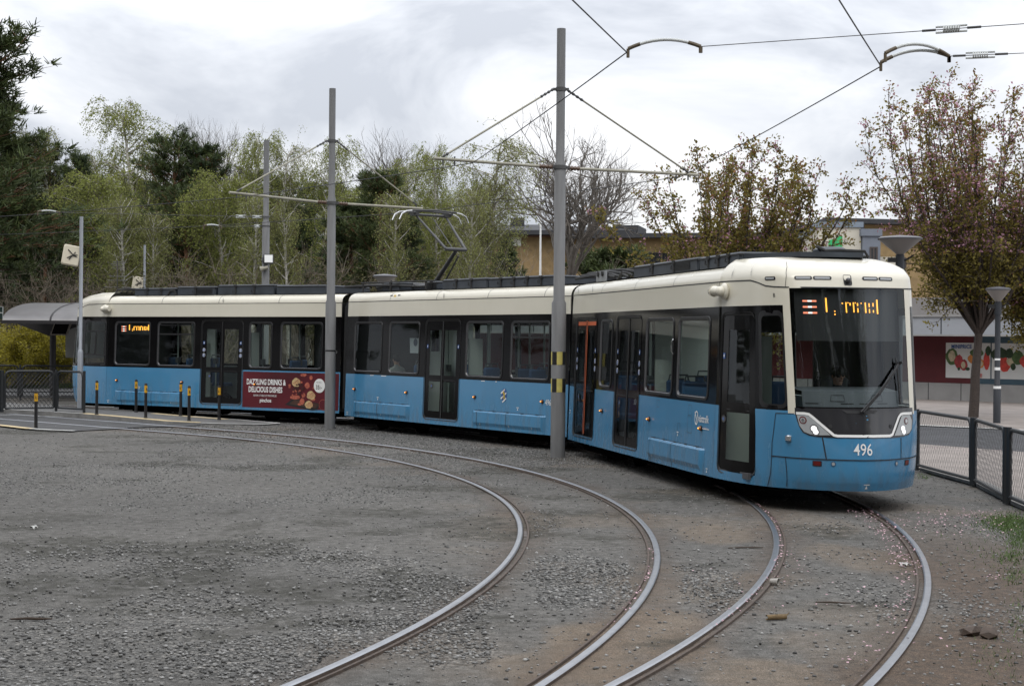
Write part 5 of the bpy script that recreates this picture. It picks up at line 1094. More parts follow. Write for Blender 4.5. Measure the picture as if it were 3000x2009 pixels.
# ---- tram shelter with barrel roof
SHR = mat('shelter roof steel', (.17, .165, .165), .42, metal=.2, var=.15, vscale=1.5); SHD = mat('shelter frame dark', (.022, .02, .021), .5); SHP = mat('shelter grey panel', (.30, .30, .285), .6)
e0 = dp(-40, 733, 50.5); e0 = dp(5, 733, 50.5); xL = e0.x; ze = e0.z; t = empty('tram_shelter', (xL+3, 53, 0)); tag(t, 'grey tram stop shelter with curved metal roof behind the fences', 'shelter'); ox, oy = xL+3, 53
mb = MB(); prof = [(50.5+4.2*(1-math.cos(R_(a))), ze+.66*math.sin(R_(a))) for a in range(0, 91, 10)]+[(57.0, ze+.55)]
Lr = 7.6; rows = [[(xL-ox+s, y-oy, z) for y, z in prof] for s in np.linspace(0, Lr, 12)]; mb.loft(rows, 0, closed=False)
for s in (1.55, 3.1, 4.65, 6.2): mb.loft([[(xL-ox+s-.03, y-oy, z+.012) for y, z in prof], [(xL-ox+s, y-oy-.01, z+.035) for y, z in prof], [(xL-ox+s+.03, y-oy, z+.012) for y, z in prof]], 1, closed=False)
mb.box(xL-ox-.02, xL-ox+Lr, -2.54, -2.46, ze-.09, ze+.02, 1); mb.build('roof', [SHR, SHD], t, smooth=50)
q = gp(120, 910); mb = MB(); mb.lathe([(.105, 0), (.105, ze-.3)], 14, 0, (q.x-ox, q.y-oy, 0)); mb.build('column', [SHD], t)
mb = MB(); mb.add([(q.x-ox-1.6, q.y-oy, ze+.05), (q.x-ox-.1, q.y-oy, ze-.5), (q.x-ox+1.4, q.y-oy, ze+.05)]+[(q.x-ox-1.6, q.y-oy+.06, ze+.05), (q.x-ox-.1, q.y-oy+.06, ze-.5), (q.x-ox+1.4, q.y-oy+.06, ze+.05)], [(0, 1, 2), (3, 5, 4), (0, 1, 4, 3), (1, 2, 5, 4)]); mb.build('bracket', [SHD], t, smooth=0)
mb = MB(); a, b = dp(150, 742, 55.2), dp(200, 818, 55.2); mb.box(a.x-ox, a.x-ox+2.4, 2.2, 2.28, b.z, a.z+.1); mb.build('back_panel', [SHP], t, smooth=0)
t2 = empty('information_display', dp(140, 747, 52.4)); tag(t2, 'dark information screen in a pale frame hanging under the shelter roof', 'display'); mb = MB(); sh = lambda x, z: (x+z*.35, 0, z)
mb.add([sh(-.28, -.28), sh(.28, -.28), sh(.28, .28), sh(-.28, .28)]+[(x, .12, z) for x, _, z in (sh(-.28, -.28), sh(.28, -.28), sh(.28, .28), sh(-.28, .28))], [(0, 1, 2, 3), (0, 4, 5, 1), (1, 5, 6, 2), (2, 6, 7, 3), (3, 7, 4, 0)]); mb.build('frame', [mat('display frame', (.22, .19, .16), .5)], t2, smooth=0)
mb = MB(); mb.add([(x, -.008, z) for x, _, z in (sh(-.24, -.24), sh(.24, -.24), sh(.24, .24), sh(-.24, .24))], [(0, 1, 2, 3)]); mb.build('screen', [BLACKP], t2, smooth=0); mb = MB(); mb.box(-.03, .03, .02, .08, .26, .55); mb.build('bracket', [SHD], t2)
q = dp(-2, 715, 54); t = empty('sign', (q.x, 54, 0)); tag(t, 'dark green sign board at the left edge beside the shelter roof', 'sign'); mb = MB(); mb.box(-.45, .14, 0, .05, q.z-.22, q.z+.22); mb.build('board', [mat('dark green sign', (.015, .035, .03), .5)], t); mb = MB(); mb.box(-.45, .14, -.012, -.002, q.z-.01, q.z+.015); mb.box(.125, .14, -.012, -.002, q.z-.22, q.z+.22); mb.box(-.45, .14, -.012, -.002, q.z+.205, q.z+.22); mb.build('border', [WHITE], t); mb = MB(); mb.lathe([(.04, 0), (.04, q.z-.2)], 8, 0, (-.2, .08, 0)); mb.build('post', [GALV], t)
# ================================================================== BUILDINGS
BRICK = mat('yellow brick', (.265, .185, .09), .9, var=.22, vscale=3, bump=.3, bscale=30); BROOF = mat('dark roof felt', (.035, .036, .04), .8, var=.2); WOODB = mat('dark wood', (.05, .035, .028), .8); PALE = mat('pale render', (.55, .52, .44), .85, var=.06, vscale=.6); GREYB = mat('blue grey render', (.16, .18, .215), .85, var=.08); BGLASS = mat('window dark glass', (.02, .022, .025), .08); FRAMEB = mat('brown window frame', (.06, .045, .04), .6); SOFF = mat('pinkish soffit', (.24, .14, .11), .8); BALC = mat('grey balcony', (.22, .205, .195), .8, var=.1)
def facade(t, org, ux, uy, items):
    """windows, doors and balconies standing on a wall plane; org + s*u + z"""
    u = Vector((ux, uy, 0)); nrm = Vector((uy, -ux, 0)); T = lambda s, d, z: Vector(org)+u*s+nrm*d+Vector((0, 0, z))
    def bx(mb, s0, s1, d0, d1, z0, z1, m=0):
        mb.add([T(s, d, z) for z in (z0, z1) for s, d in ((s0, d0), (s1, d0), (s1, d1), (s0, d1))], [(0, 3, 2, 1), (4, 5, 6, 7), (0, 1, 5, 4), (1, 2, 6, 5), (2, 3, 7, 6), (3, 0, 4, 7)], m)
    for kind, s0, s1, z0, z1 in items:
        mb = MB()
        if kind == 'w':
            f = .08; bx(mb, s0, s1, .0, .06, z0, z0+f); bx(mb, s0, s1, 0, .06, z1-f, z1); bx(mb, s0, s0+f, 0, .06, z0+f, z1-f); bx(mb, s1-f, s1, 0, .06, z0+f, z1-f); bx(mb, (s0+s1)/2-.04, (s0+s1)/2+.04, 0, .055, z0+f, z1-f); w = mb.build('window', [FRAMEB], t, smooth=0)
            mb = MB(); bx(mb, s0+f, s1-f, .005, .02, z0+f, z1-f); mb.build('pane', [BGLASS], w, smooth=0)
            mb = MB(); bx(mb, s0-.05, s1+.05, .062, .12, z0-.06, z0-.002); mb.build('sill', [BALC], w, smooth=0)
        elif kind == 'b':
            bx(mb, s0, s1, .002, 1.3, z0-.15, z0); bx(mb, s0, s1, 1.2, 1.3, z0, z0+1.0); bx(mb, s0, s0+.08, 0, 1.2, z0, z0+1.0); bx(mb, s1-.08, s1, 0, 1.2, z0, z0+1.0); mb.build('balcony', [BALC], t, smooth=0)
            mb = MB(); bx(mb, s0+.3, s1-.3, .01, .03, z0+.05, z1); mb.build('balcony_door', [BGLASS], t, smooth=0); mb = MB(); bx(mb, s0-.1, s0+.35, .03, 1.25, z0+1.02, z1); mb.build('screen_panel', [mat('balcony screen', (.42, .43, .46), .6)], t, smooth=0)
        elif kind == 'p': bx(mb, s0, s1, .01, .12, z0, z1); mb.build('panel', [WHITE], t, smooth=0)
def block(name, label, org, u, L, dep, H, wall, roofm, over=.6, flat=True, cat='building'):
    ux, uy = u; t = empty(name, org); tag(t, label, cat, 'apartment blocks'); n = Vector((-uy, ux, 0)); U = Vector((ux, uy, 0)); P = lambda s, d, z: U*s+n*d+Vector((0, 0, z))
    mb = MB(); mb.add([P(s, d, z) for z in (0, H) for s, d in ((0, 0), (L, 0), (L, dep), (0, dep))], [(4, 5, 6, 7), (0, 1, 5, 4), (1, 2, 6, 5), (2, 3, 7, 6), (3, 0, 4, 7)]); mb.build('wall', [wall], t, smooth=0)
    mb = MB(); o = over; b = [P(s, d, H+.01) for s, d in ((-o, -o), (L+o, -o), (L+o, dep+o), (-o, dep+o))]; e = [p+Vector((0, 0, .3)) for p in b]
    if flat: mb.add(b+e, [(3, 2, 1, 0), (4, 5, 6, 7), (0, 1, 5, 4), (1, 2, 6, 5), (2, 3, 7, 6), (3, 0, 4, 7)])
    else: r = [P(dep*.5, dep/2, H+1.15), P(L-dep*.5, dep/2, H+1.15)]; mb.add(b+e+r, [(3, 2, 1, 0), (0, 1, 5, 4), (1, 2, 6, 5), (2, 3, 7, 6), (3, 0, 4, 7), (4, 5, 9, 8), (5, 6, 9), (6, 7, 8, 9), (7, 4, 8)])
    rf = mb.build('roof', [roofm], t, smooth=0); return t, rf, P
# block A (left, hipped dark roof)
q = dp(1178, 560, 112); zA = dp(1178, 546, 112).z; t, rf, P = block('apartment_block', 'yellow brick apartment block with hipped dark roof left of the tallest pole', (q.x-9, 110, 0), (.985, -.17), 16.5, 11, zA, BRICK, BROOF, 1.0, flat=False)
mb = MB(); c0 = P(8.6, 4, 0); mb.box(c0.x-.5, c0.x+.5, c0.y-.5, c0.y+.5, zA+.5, zA+1.5); mb.box(c0.x-1.1, c0.x-.8, c0.y-.3, c0.y+.3, zA+.5, zA+1.0); mb.build('chimney', [BROOF], rf, smooth=0)
mb = MB(); a = [P(s, d, z) for z in (zA-.10, zA-.02) for s, d in ((-.12, -.12), (16.62, -.12), (16.62, 11.1), (-.12, 11.1))]; mb.add(a, [(0, 1, 5, 4), (1, 2, 6, 5), (2, 3, 7, 6), (3, 0, 4, 7), (0, 3, 2, 1)]); mb.build('cornice', [SOFF], t, smooth=0)
facade(t, (0, 0, 0), .985, -.17, [('p', 8.8, 9.55, zA-.72, zA-.12), ('w', 10.5, 13.0, zA-5.6, zA-2.9), ('b', 13.9, 16.2, zA-5.4, zA-2.9), ('w', 2, 4.4, zA-5.6, zA-2.9), ('w', 6, 8.2, zA-5.6, zA-2.9), ('w', 10.5, 13.0, zA-8.6, zA-6.2)])
# block B (long, flat roof, behind the cherry)
q = dp(1385, 545, 104); zB = dp(1390, 543, 104).z; t, rf, P = block('apartment_block', 'long yellow brick apartment block with flat roof behind the smaller cherry', (dp(1298, 560, 106).x, 106, 0), (.975, -.222), 30, 11, zB, BRICK, BROOF, .9)
mb = MB(); 
for s0, s1, h_ in ((1.8, 2.95, .62), (2.96, 4.5, .75)): c = [P(s, d, z) for z in (zB+.3, zB+.3+h_) for s, d in ((s0, 2), (s1, 2), (s1, 6), (s0, 6))]; mb.add(c, [(4, 5, 6, 7), (0, 1, 5, 4), (1, 2, 6, 5), (2, 3, 7, 6), (3, 0, 4, 7)])
mb.build('roof_housing', [BROOF], rf, smooth=0)
facade(t, (0, 0, 0), .975, -.222, [('w', 1.0, 3.6, zB-4.0, zB-.9), ('w', 5.2, 7.6, zB-4.0, zB-.9), ('b', 10.2, 14.8, zB-3.6, zB-.6), ('w', 16.4, 19.2, zB-3.4, zB-.8), ('w', 21, 23.5, zB-3.4, zB-.8), ('w', 26, 28.5, zB-3.4, zB-.8), ('b', 10.2, 14.8, zB-6.8, zB-3.9), ('w', 1.0, 3.6, zB-7.2, zB-4.8), ('w', 16.4, 19.2, zB-6.6, zB-4.2)])
# pale and grey house with green sign
D = 88; a = dp(1871, 508, D); b = dp(1967, 513, D); t, rf, P = block('apartment_block', 'pale rendered block with blue grey corner and green sign between the cherries', (a.x, D, 0), (.995, -.1), b.x-a.x, 14, a.z-.3, PALE, mat('grey roof edge', (.19, .23, .28), .6), .12)
zP = a.z-.3; W_ = b.x-a.x
mb = MB(); mb.box(W_+.02, W_+1.0, -.6, 10, 0, zP-.5); mb.box(W_-.1, W_+1.08, -.7, 10, zP-.49, zP-.1); mb.build('corner_wall', [GREYB], t, smooth=0)
mb = MB(); mb.box(W_+1.02, W_+2.5, .4, 10, 0, zP-1.6); mb.build('side_wall', [PALE], t, smooth=0)
for bx_ in ((W_*.42, W_*.78, 3, 6, zP+.3, zP+.8), (W_+.55, W_+.9, 3, 5, zP-.1, zP+.6)): mb = MB(); mb.box(*bx_); mb.build('roof_housing', [BROOF], rf, smooth=0)
facade(t, (W_+.02, -.6, 0), 1, 0, [('w', .38, .82, zP-2.0, zP-1.1)])
mb = MB(); q = P(.55, -.08, 0); mb.add([(q.x, q.y, zP-1.25), (q.x+.78, q.y, zP-1.2), (q.x+.98, q.y, zP-.5), (q.x+.5, q.y, zP-.45), (q.x+.42, q.y, zP-.62), (q.x+.02, q.y, zP-.72)], [(0, 1, 2, 3, 4, 5)]); mb.build('sign', [mat('green sign', (.03, .42, .14), .5)], t, smooth=0)
q = dp(2290, 510, 95); t, rf, P = block('apartment_block', 'dark roofed yellow block at the right edge behind the cherry crowns', (q.x-9, 97, 0), (.98, .19), 26, 10, q.z, BRICK, BROOF, .8); facade(t, (0, 0, 0), .98, .19, [('w', s, s+2, q.z-4.2, q.z-2) for s in (2, 6.5, 11, 15.5)]+[('p', 10.5, 11, q.z+.3, q.z+2)])
# ---- shop with canopy and fruit posters
SRED = mat('shop red wall', (.085, .008, .012), .7, var=.12, vscale=2); SBLU = mat('shop blue grey wall', (.045, .085, .115), .7, var=.1); FASC = mat('fascia panels', (.29, .305, .33), .45, var=.06, vscale=1.2); CONC = mat('shop base concrete', (.27, .265, .26), .85, var=.15, vscale=1.5); POST = mat('poster white', (.62, .62, .60), .5)
wa = Vector((15.2, 59.5, 0)); wd_ = Vector((.707, -.707, 0)); wn = Vector((-.707, -.707, 0)); t = empty('shop', wa); tag(t, 'low shop with pale fascia, dark red wall and fruit posters', 'shop')
SW = lambda s, d, z: wd_*s+wn*d+Vector((0, 0, z))
def sbox(mb, s0, s1, d0, d1, z0, z1, m=0): mb.add([SW(s, d, z) for z in (z0, z1) for s, d in ((s0, d0), (s1, d0), (s1, d1), (s0, d1))], [(0, 3, 2, 1), (4, 5, 6, 7), (0, 1, 5, 4), (1, 2, 6, 5), (2, 3, 7, 6), (3, 0, 4, 7)], m)
def s_at(u): # wall coordinate hit by a pixel column
    k = gp(u, 900); d = Vector((k.x, k.y, 0)); return ((d.x*wa.y-d.y*wa.x)/(d.y*wd_.x-d.x*wd_.y))
s1_ = s_at(2225)
mb = MB(); sbox(mb, -34, s1_, -8, 0, .66, 2.45); mb.build('red_wall', [SRED], t, smooth=0); mb = MB(); sbox(mb, s1_+.003, 16, -8, 0, .66, 2.45); mb.build('blue_wall', [SBLU], t, smooth=0)
mb = MB(); sbox(mb, -34, 16, -7.9, .06, -.05, .655)
for s in np.arange(-33, 16, 1.35): sbox(mb, s-.012, s+.012, .061, .066, 0, .65, 1)
mb.build('plinth', [CONC, DARKL], t, smooth=0)
mb = MB(); sbox(mb, -34, 16, -8, 1.5, 2.46, 3.10); 
for s in np.arange(-33.8, 16, 1.38): sbox(mb, s-.018, s+.018, 1.501, 1.512, 2.48, 3.06, 1)
sbox(mb, -34, 16, 1.45, 1.56, 3.101, 3.17, 2); sbox(mb, -34, 16, 1.45, 1.54, 2.40, 2.459, 2); mb.build('fascia', [FASC, DARKL, CONC], t, smooth=0)
mb = MB(); sbox(mb, -34, 16, -8, 0, 3.18, 3.85); mb.build('parapet', [BALC], t, smooth=0)
PM = [POST, mat('melon green', (.06, .11, .03), .6, var=.5, vscale=9), mat('pomegranate red', (.32, .025, .03), .5, var=.5, vscale=7), mat('orange fruit', (.55, .19, .03), .5, var=.3, vscale=9), mat('leaf dark', (.02, .045, .015), .6, var=.4, vscale=12), mat('tomato', (.5, .035, .02), .4, var=.4, vscale=8), STICK, mat('cream rind', (.5, .42, .28), .6, var=.3, vscale=10)]
mpw = lambda s, z, o: tuple(SW(s, .01+o, z))
def poster(u0, u1, z0, z1, items, txts=()):
    s0, s1 = s_at(u0), s_at(u1); mb = MB(); sbox(mb, s0, s1, .002, .012, z0, z1, 0)
    for fx, fz, rx, rz, m in items:
        pts = [(s0+(s1-s0)*(fx+rx*math.cos(2*math.pi*k/18)*(1+.07*math.sin(5*k))), z0+(z1-z0)*(fz+rz*math.sin(2*math.pi*k/18)*(1+.07*math.cos(3*k)))) for k in range(18)]
        poly_on(mb, mpw, pts, .006+.002*len(mb.m)*.01, m)
    for s, fx, fz, size, m in txts: put_text(mb, mpw, s, s0+(s1-s0)*fx, z0+(z1-z0)*fz, size, off=.03, m=m, bold=.02, xs=.9)
    mb.build('poster', PM, t, smooth=0)
zt_, zb_ = 2.16, .86
poster(2162, 2264, zb_, zt_, [(.14, .60, .14, .24, 1), (.14, .62, .08, .16, 7), (.30, .46, .10, .20, 2), (.41, .37, .09, .16, 2), (.40, .37, .05, .10, 7), (.62, .55, .12, .14, 3), (.70, .72, .15, .13, 1), (.78, .42, .09, .13, 3), (.78, .42, .06, .09, 7), (.92, .5, .07, .26, 5), (.95, .78, .06, .14, 4), (.5, .26, .05, .05, 4), (.3, .26, .03, .05, 4)], [('MINIPRICE', .13, .84, .20, 6), ('Till!', .68, .03, .2, 5)])
poster(2267, 2420, zb_, zt_, [(.12, .68, .13, .20, 4), (.2, .4, .09, .2, 5), (.13, .45, .08, .14, 5), (.30, .5, .07, .14, 7), (.40, .6, .09, .2, 1), (.55, .5, .12, .2, 5), (.75, .5, .14, .22, 3), (.27, .72, .06, .14, 4), (.33, .35, .04, .1, 4)])
# ================================================================== TREES
def leafmat(name, col, tone=.45, trans=.25):
    m = mat(name, col, .65, spec=.25, attr='tone', avar=tone); t = m.node_tree; b = t.nodes['Principled BSDF']; o = t.nodes['Material Output']
    tr = t.nodes.new('ShaderNodeBsdfTranslucent'); mx_ = t.nodes.new('ShaderNodeMixShader'); mx_.inputs[0].default_value = trans
    src = b.inputs['Base Color'].links[0].from_socket; t.links.new(src, tr.inputs[0]); t.links.new(b.outputs[0], mx_.inputs[1]); t.links.new(tr.outputs[0], mx_.inputs[2]); t.links.new(mx_.outputs[0], o.inputs[0]); return m
def seg_mesh(S, k=4):
    """tapered prisms for segments (p0,p1,r0,r1)"""
    p0 = np.array([s[0] for s in S], float); p1 = np.array([s[1] for s in S], float); r0 = np.array([s[2] for s in S]); r1 = np.array([s[3] for s in S])
    d = p1-p0; d /= np.linalg.norm(d, axis=1)[:, None]+1e-9; ref = np.where(np.abs(d[:, 2:3]) < .9, [[0, 0, 1.]], [[1., 0, 0]]); a = np.cross(d, ref); a /= np.linalg.norm(a, axis=1)[:, None]+1e-9; b = np.cross(d, a)
    th = np.arange(k)*2*np.pi/k; c, s = np.cos(th), np.sin(th); off = a[:, None]*c[None, :, None]+b[:, None]*s[None, :, None]
    V = np.concatenate([p0[:, None]+off*r0[:, None, None], p1[:, None]+off*r1[:, None, None]], 1); n = len(S)
    F = np.array([(i, (i+1) % k, (i+1) % k+k, i+k) for i in range(k)]); F = (F[None]+np.arange(n)[:, None, None]*2*k).reshape(-1, 4); return V.reshape(-1, 3), F
def leaf_quads(P, size, r, flat=0.0, aspect=.6, axis=None):
    n = len(P); u = r.normal(size=(n, 3)) if axis is None else axis+r.normal(0, .35, (n, 3)); u /= np.linalg.norm(u, axis=1)[:, None]; w = r.normal(size=(n, 3)); w[:, 2] *= (1-flat); v = np.cross(u, w); v /= np.linalg.norm(v, axis=1)[:, None]+1e-9
    s = np.asarray(size)*r.uniform(.6, 1.25, n); u = u*s[:, None]; v = v*s[:, None]*aspect
    return np.stack([P-u, P-v*.9+u*.1, P+u, P+v*.9+u*.1], 1).reshape(-1, 3), np.arange(4*n).reshape(n, 4)
class Tree:
    def __init__(s, seed): s.r = np.random.default_rng(seed); s.py = random.Random(seed); s.S = []; s.T = []; s.L = []; s.twig = []
    def branch(s, p, d, L, r0, n=5, wob=.15, up=0.0, store=None, r1=None):
        p = np.array(p, float); d = np.array(d, float); d /= np.linalg.norm(d); pts = [p.copy()]; r1 = r0*.25 if r1 is None else r1; out = s.S if store is None else store
        for i in range(n):
            d = d+s.r.normal(0, wob, 3); d[2] += up; d /= np.linalg.norm(d); q = p+d*L/n; out.append((p, q, r0+(r1-r0)*i/n, r0+(r1-r0)*(i+1)/n)); p = q; pts.append(p.copy())
        return pts
    def mesh(s, name, trunk_mats, leaf_sets, k=5, twig_mat=None, split_z=None, loc=(0, 0, 0), label=None, cat='tree', group=None):
        t = empty(name, loc)
        V, F = seg_mesh(s.S, k); mi = None
        if split_z is not None: mi = (V[F[:, 0], 2] > split_z).astype(int)
        np_obj('trunk', V, F, trunk_mats, matidx=mi, parent=t, smooth=True)
        VV, FF, TT, MI, o_ = [], [], [], [], 0; mats_ = []
        for V, F, m in leaf_sets:
            if m not in mats_: mats_.append(m)
            VV.append(V); FF.append(F+o_); o_ += len(V); TT.append(np.clip(s.r.normal(.5, .27, len(F)), 0, 1)); MI.append(np.full(len(F), mats_.index(m)))
        if s.twig:
            V, F = seg_mesh(s.twig, 3); mats_.append(twig_mat); VV.append(V); FF.append(F+o_); TT.append(np.full(len(F), .5)); MI.append(np.full(len(F), len(mats_)-1))
        if VV: np_obj('crown', np.concatenate(VV), np.concatenate(FF), mats_, matidx=np.concatenate(MI), parent=t, attrs={'tone': ('FACE', np.concatenate(TT))})
        if label: tag(t, label, cat, group)
        return t
BARKP = mat('pine bark', (.085, .058, .042), .9, var=.4, vscale=6, stretch=(4, 4, .8)); BARKO = mat('orange pine bark', (.17, .085, .045), .9, var=.3, vscale=6); BARKB = mat('birch bark', (.46, .44, .40), .85, var=.5, vscale=2.2, stretch=(1, 1, 5)); BARKG = mat('grey bark', (.12, .105, .09), .9, var=.3, vscale=5); TWIG = mat('brown twig', (.095, .078, .058), .9); TWIGL = mat('pale twig', (.20, .165, .13), .9); BARKC = mat('cherry bark', (.055, .042, .036), .85, var=.4, vscale=8, stretch=(2, 2, 6))
NEED = leafmat('pine needles', (.058, .078, .030), .6, .12); NEED2 = leafmat('yellower pine needles', (.065, .085, .026), .5, .15); NEEDB = leafmat('bluish pine needles', (.050, .072, .034), .55, .12)  # second needle tone is slightly yellower, for a random share of tufts
BIR = leafmat('birch leaf', (.225, .25, .066), .5, .45); BIRL = leafmat('young birch leaf', (.24, .255, .09), .4, .45); YELB = leafmat('yellow green leaf', (.30, .26, .03), .45, .35); OLIV = leafmat('olive undergrowth', (.11, .105, .045), .5, .25)
CHB = leafmat('bronze cherry leaf', (.235, .122, .048), .5, .4); CHO = leafmat('olive cherry leaf', (.185, .155, .038), .45, .45); CHP = leafmat('pink blossom', (.46, .25, .32), .35, .4)
def tufts(P, D, r, nb, L, w):
    n = len(P); P = np.repeat(P, nb, 0); D = np.repeat(D, nb, 0)+r.normal(0, .62, (n*nb, 3)); D /= np.linalg.norm(D, axis=1)[:, None]; side = np.cross(D, r.normal(size=D.shape)); side /= np.linalg.norm(side, axis=1)[:, None]; l = L*r.uniform(.55, 1.2, len(P)); P = P+r.normal(0, L*.18, P.shape)
    V = np.stack([P-side*w, P+side*w, P+D*l[:, None]+side*w*.35, P+D*l[:, None]-side*w*.35], 1).reshape(-1, 3); return V, np.arange(len(V)).reshape(-1, 4)
def pine(seed, h, spread, c0=.35, conic=.3, name='pine_tree', dens=1.0, tl=.30, m1=NEED, m2=NEED2, lean=0, nbr=46, **kw):
    T = Tree(seed); r = T.r; tr = T.branch((0, 0, -.1), (lean, 0, 1), h*.97, .018*h, 9, .025); P, D = [], []
    for i in range(int(nbr*dens)):
        u = c0+(1-c0)*(i+r.random())/(nbr*dens); z = u*h; k = min(int(u/.97*9), 8); base = tr[k]+(tr[k+1]-tr[k])*min(max(u/.97*9-k, 0), 1)
        a = r.uniform(0, 6.28); prof = (1-(u-c0)/(1-c0)); prof = prof**conic if conic > .05 else (.55+.45*math.sin(math.pi*min(prof*1.1, 1)))
        L = spread*(.25+.85*prof)*r.uniform(.55, 1.1); el = .15+.55*(u-c0)/(1-c0)+r.normal(0, .15); d = (math.cos(a)*math.cos(el), math.sin(a)*math.cos(el), math.sin(el)-.1)
        b = T.branch(base, d, L, .012*h*(.35+.4*prof)*.35, 6, .12, .05)
        for j in range(2, 7):
            for _ in range(int(1+3*dens)):
                q = b[j]+r.normal(0, .10*L, 3)*np.array([1, 1, .35]); P.append(q); D.append(np.array([d[0]*.5, d[1]*.5, .75]))
                if r.random() < .5: T.S.append((b[max(j-1, 0)], q, .012, .006))
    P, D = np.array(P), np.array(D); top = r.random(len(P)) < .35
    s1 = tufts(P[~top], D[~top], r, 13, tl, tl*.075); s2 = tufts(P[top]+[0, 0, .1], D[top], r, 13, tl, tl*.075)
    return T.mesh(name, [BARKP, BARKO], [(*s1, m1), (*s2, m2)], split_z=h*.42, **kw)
def birch(seed, h, spread, c0=.28, leaves=1.0, lm=BIR, lsz=.055, name='birch_tree', strands=9, tr_=.0125, **kw):
    T = Tree(seed); r = T.r; tr = T.branch((0, 0, -.1), (r.normal(0, .04), r.normal(0, .04), 1), h*.96, tr_*h, 10, .04, r1=.004*h); P = []
    for i in range(40):
        u = c0+(1-c0)*(i+r.random())/40; k = min(int(u/.96*10), 9); base = tr[k]+(tr[k+1]-tr[k])*min(max(u/.96*10-k, 0), 1); a = r.uniform(0, 6.28); prof = math.sin(math.pi*(.12+.83*(1-(u-c0)/(1-c0))))
        L = spread*(.3+.85*prof)*r.uniform(.6, 1.1); el = r.uniform(.5, 1.05); b = T.branch(base, (math.cos(a)*math.cos(el), math.sin(a)*math.cos(el), math.sin(el)), L, .004*h*(.4+.6*prof), 6, .13, .0)
        for j in range(1, 7):
            for _ in range(strands//3 if j < 3 else strands//2):
                q = b[j]+r.normal(0, .12, 3); l = r.uniform(.5, 1.7)*min(1, spread/2.0); d = np.array([math.cos(a)*.35, math.sin(a)*.35, .1])+r.normal(0, .3, 3); n = 5
                for s in range(n):
                    d[2] -= .30; dn = d/np.linalg.norm(d); q2 = q+dn*l/n; T.twig.append((q, q2, .006, .005)); 
                    for _ in range(5): P.append(q2+r.normal(0, .08, 3))
                    q = q2
    P = np.array(P); P = P[r.random(len(P)) < leaves]; sets = []
    if len(P): sets = [(*leaf_quads(P, lsz, r, .2), lm)]
    return T.mesh(name, [BARKB], sets, twig_mat=TWIG, **kw)
def bare(seed, h, spread, name='bare_tree', depth=5, m=BARKG, tm=TWIG, trunk=.3, ang=.5, leaves=None, nk=4, r0=.013, **kw):
    T = Tree(seed); r = T.r; P = []
    def rec(p, d, L, rad, k):
        st = T.S if k < 3 else T.twig; b = T.branch(p, d, L, rad, 4, .12, .05, store=st, r1=rad*.55)
        if k >= depth: P.append(b[-1]); P.append(b[2]); return
        for i in range(nk if k < 3 else 3):
            j = 2+int(r.integers(0, 3)); dd = b[j]-b[j-1]; dd /= np.linalg.norm(dd)+1e-9; dd = dd+r.normal(0, ang, 3); dd[2] += .12; rec(b[j], dd, L*r.uniform(.55, .82), rad*.58, k+1)
    tr = T.branch((0, 0, -.1), (0, 0, 1), h*trunk, r0*h, 4, .03, r1=r0*h*.8)
    for i in range(6): a = i*1.05+r.uniform(-.3, .3); el = r.uniform(.75, 1.35); rec(tr[-1 if i < 3 else 3], (math.cos(a)*math.cos(el)*spread, math.sin(a)*math.cos(el)*spread, math.sin(el)), h*.26, r0*h*.55, 1)
    sets = []
    if leaves: Q = np.repeat(np.array(P), leaves[1], 0); Q += r.normal(0, leaves[2], Q.shape); sets = [(*leaf_quads(Q, leaves[3], r), leaves[0])]
    # twig tips
    return T.mesh(name, [m], sets, twig_mat=tm, **kw)
def shrub(seed, h, w, lm=None, n=16, name='shrub', tm=TWIGL, nl=6, lsz=.06, bark=TWIGL, spread=.55, cat='shrub', **kw):
    T = Tree(seed); r = T.r; P = []
    for i in range(n):
        a = r.uniform(0, 6.28); d = (math.cos(a)*spread*r.random(), math.sin(a)*spread*r.random(), 1); b = T.branch((r.normal(0, w*.16), r.normal(0, w*.12), 0), d, h*r.uniform(.6, 1.05), .018, 6, .14)
        for j in range(1, 7):
            for _ in range(4):
                dd = b[j]-b[j-1]; dd = dd/np.linalg.norm(dd)+r.normal(0, .55, 3); q = T.branch(b[j], dd, h*.24*r.uniform(.5, 1.2), .007, 3, .2, store=T.twig)
                P += q[1:]
                if r.random() < .6: q2 = T.branch(q[2], dd+r.normal(0, .6, 3), h*.13, .005, 2, .2, store=T.twig); P += q2
    sets = []
    if lm: Q = np.repeat(np.array(P), nl, 0); Q += r.normal(0, .12, Q.shape); sets = [(*leaf_quads(Q, lsz, r), lm)]
    return T.mesh(name, [bark], sets, twig_mat=tm, k=4, cat=cat, **kw)
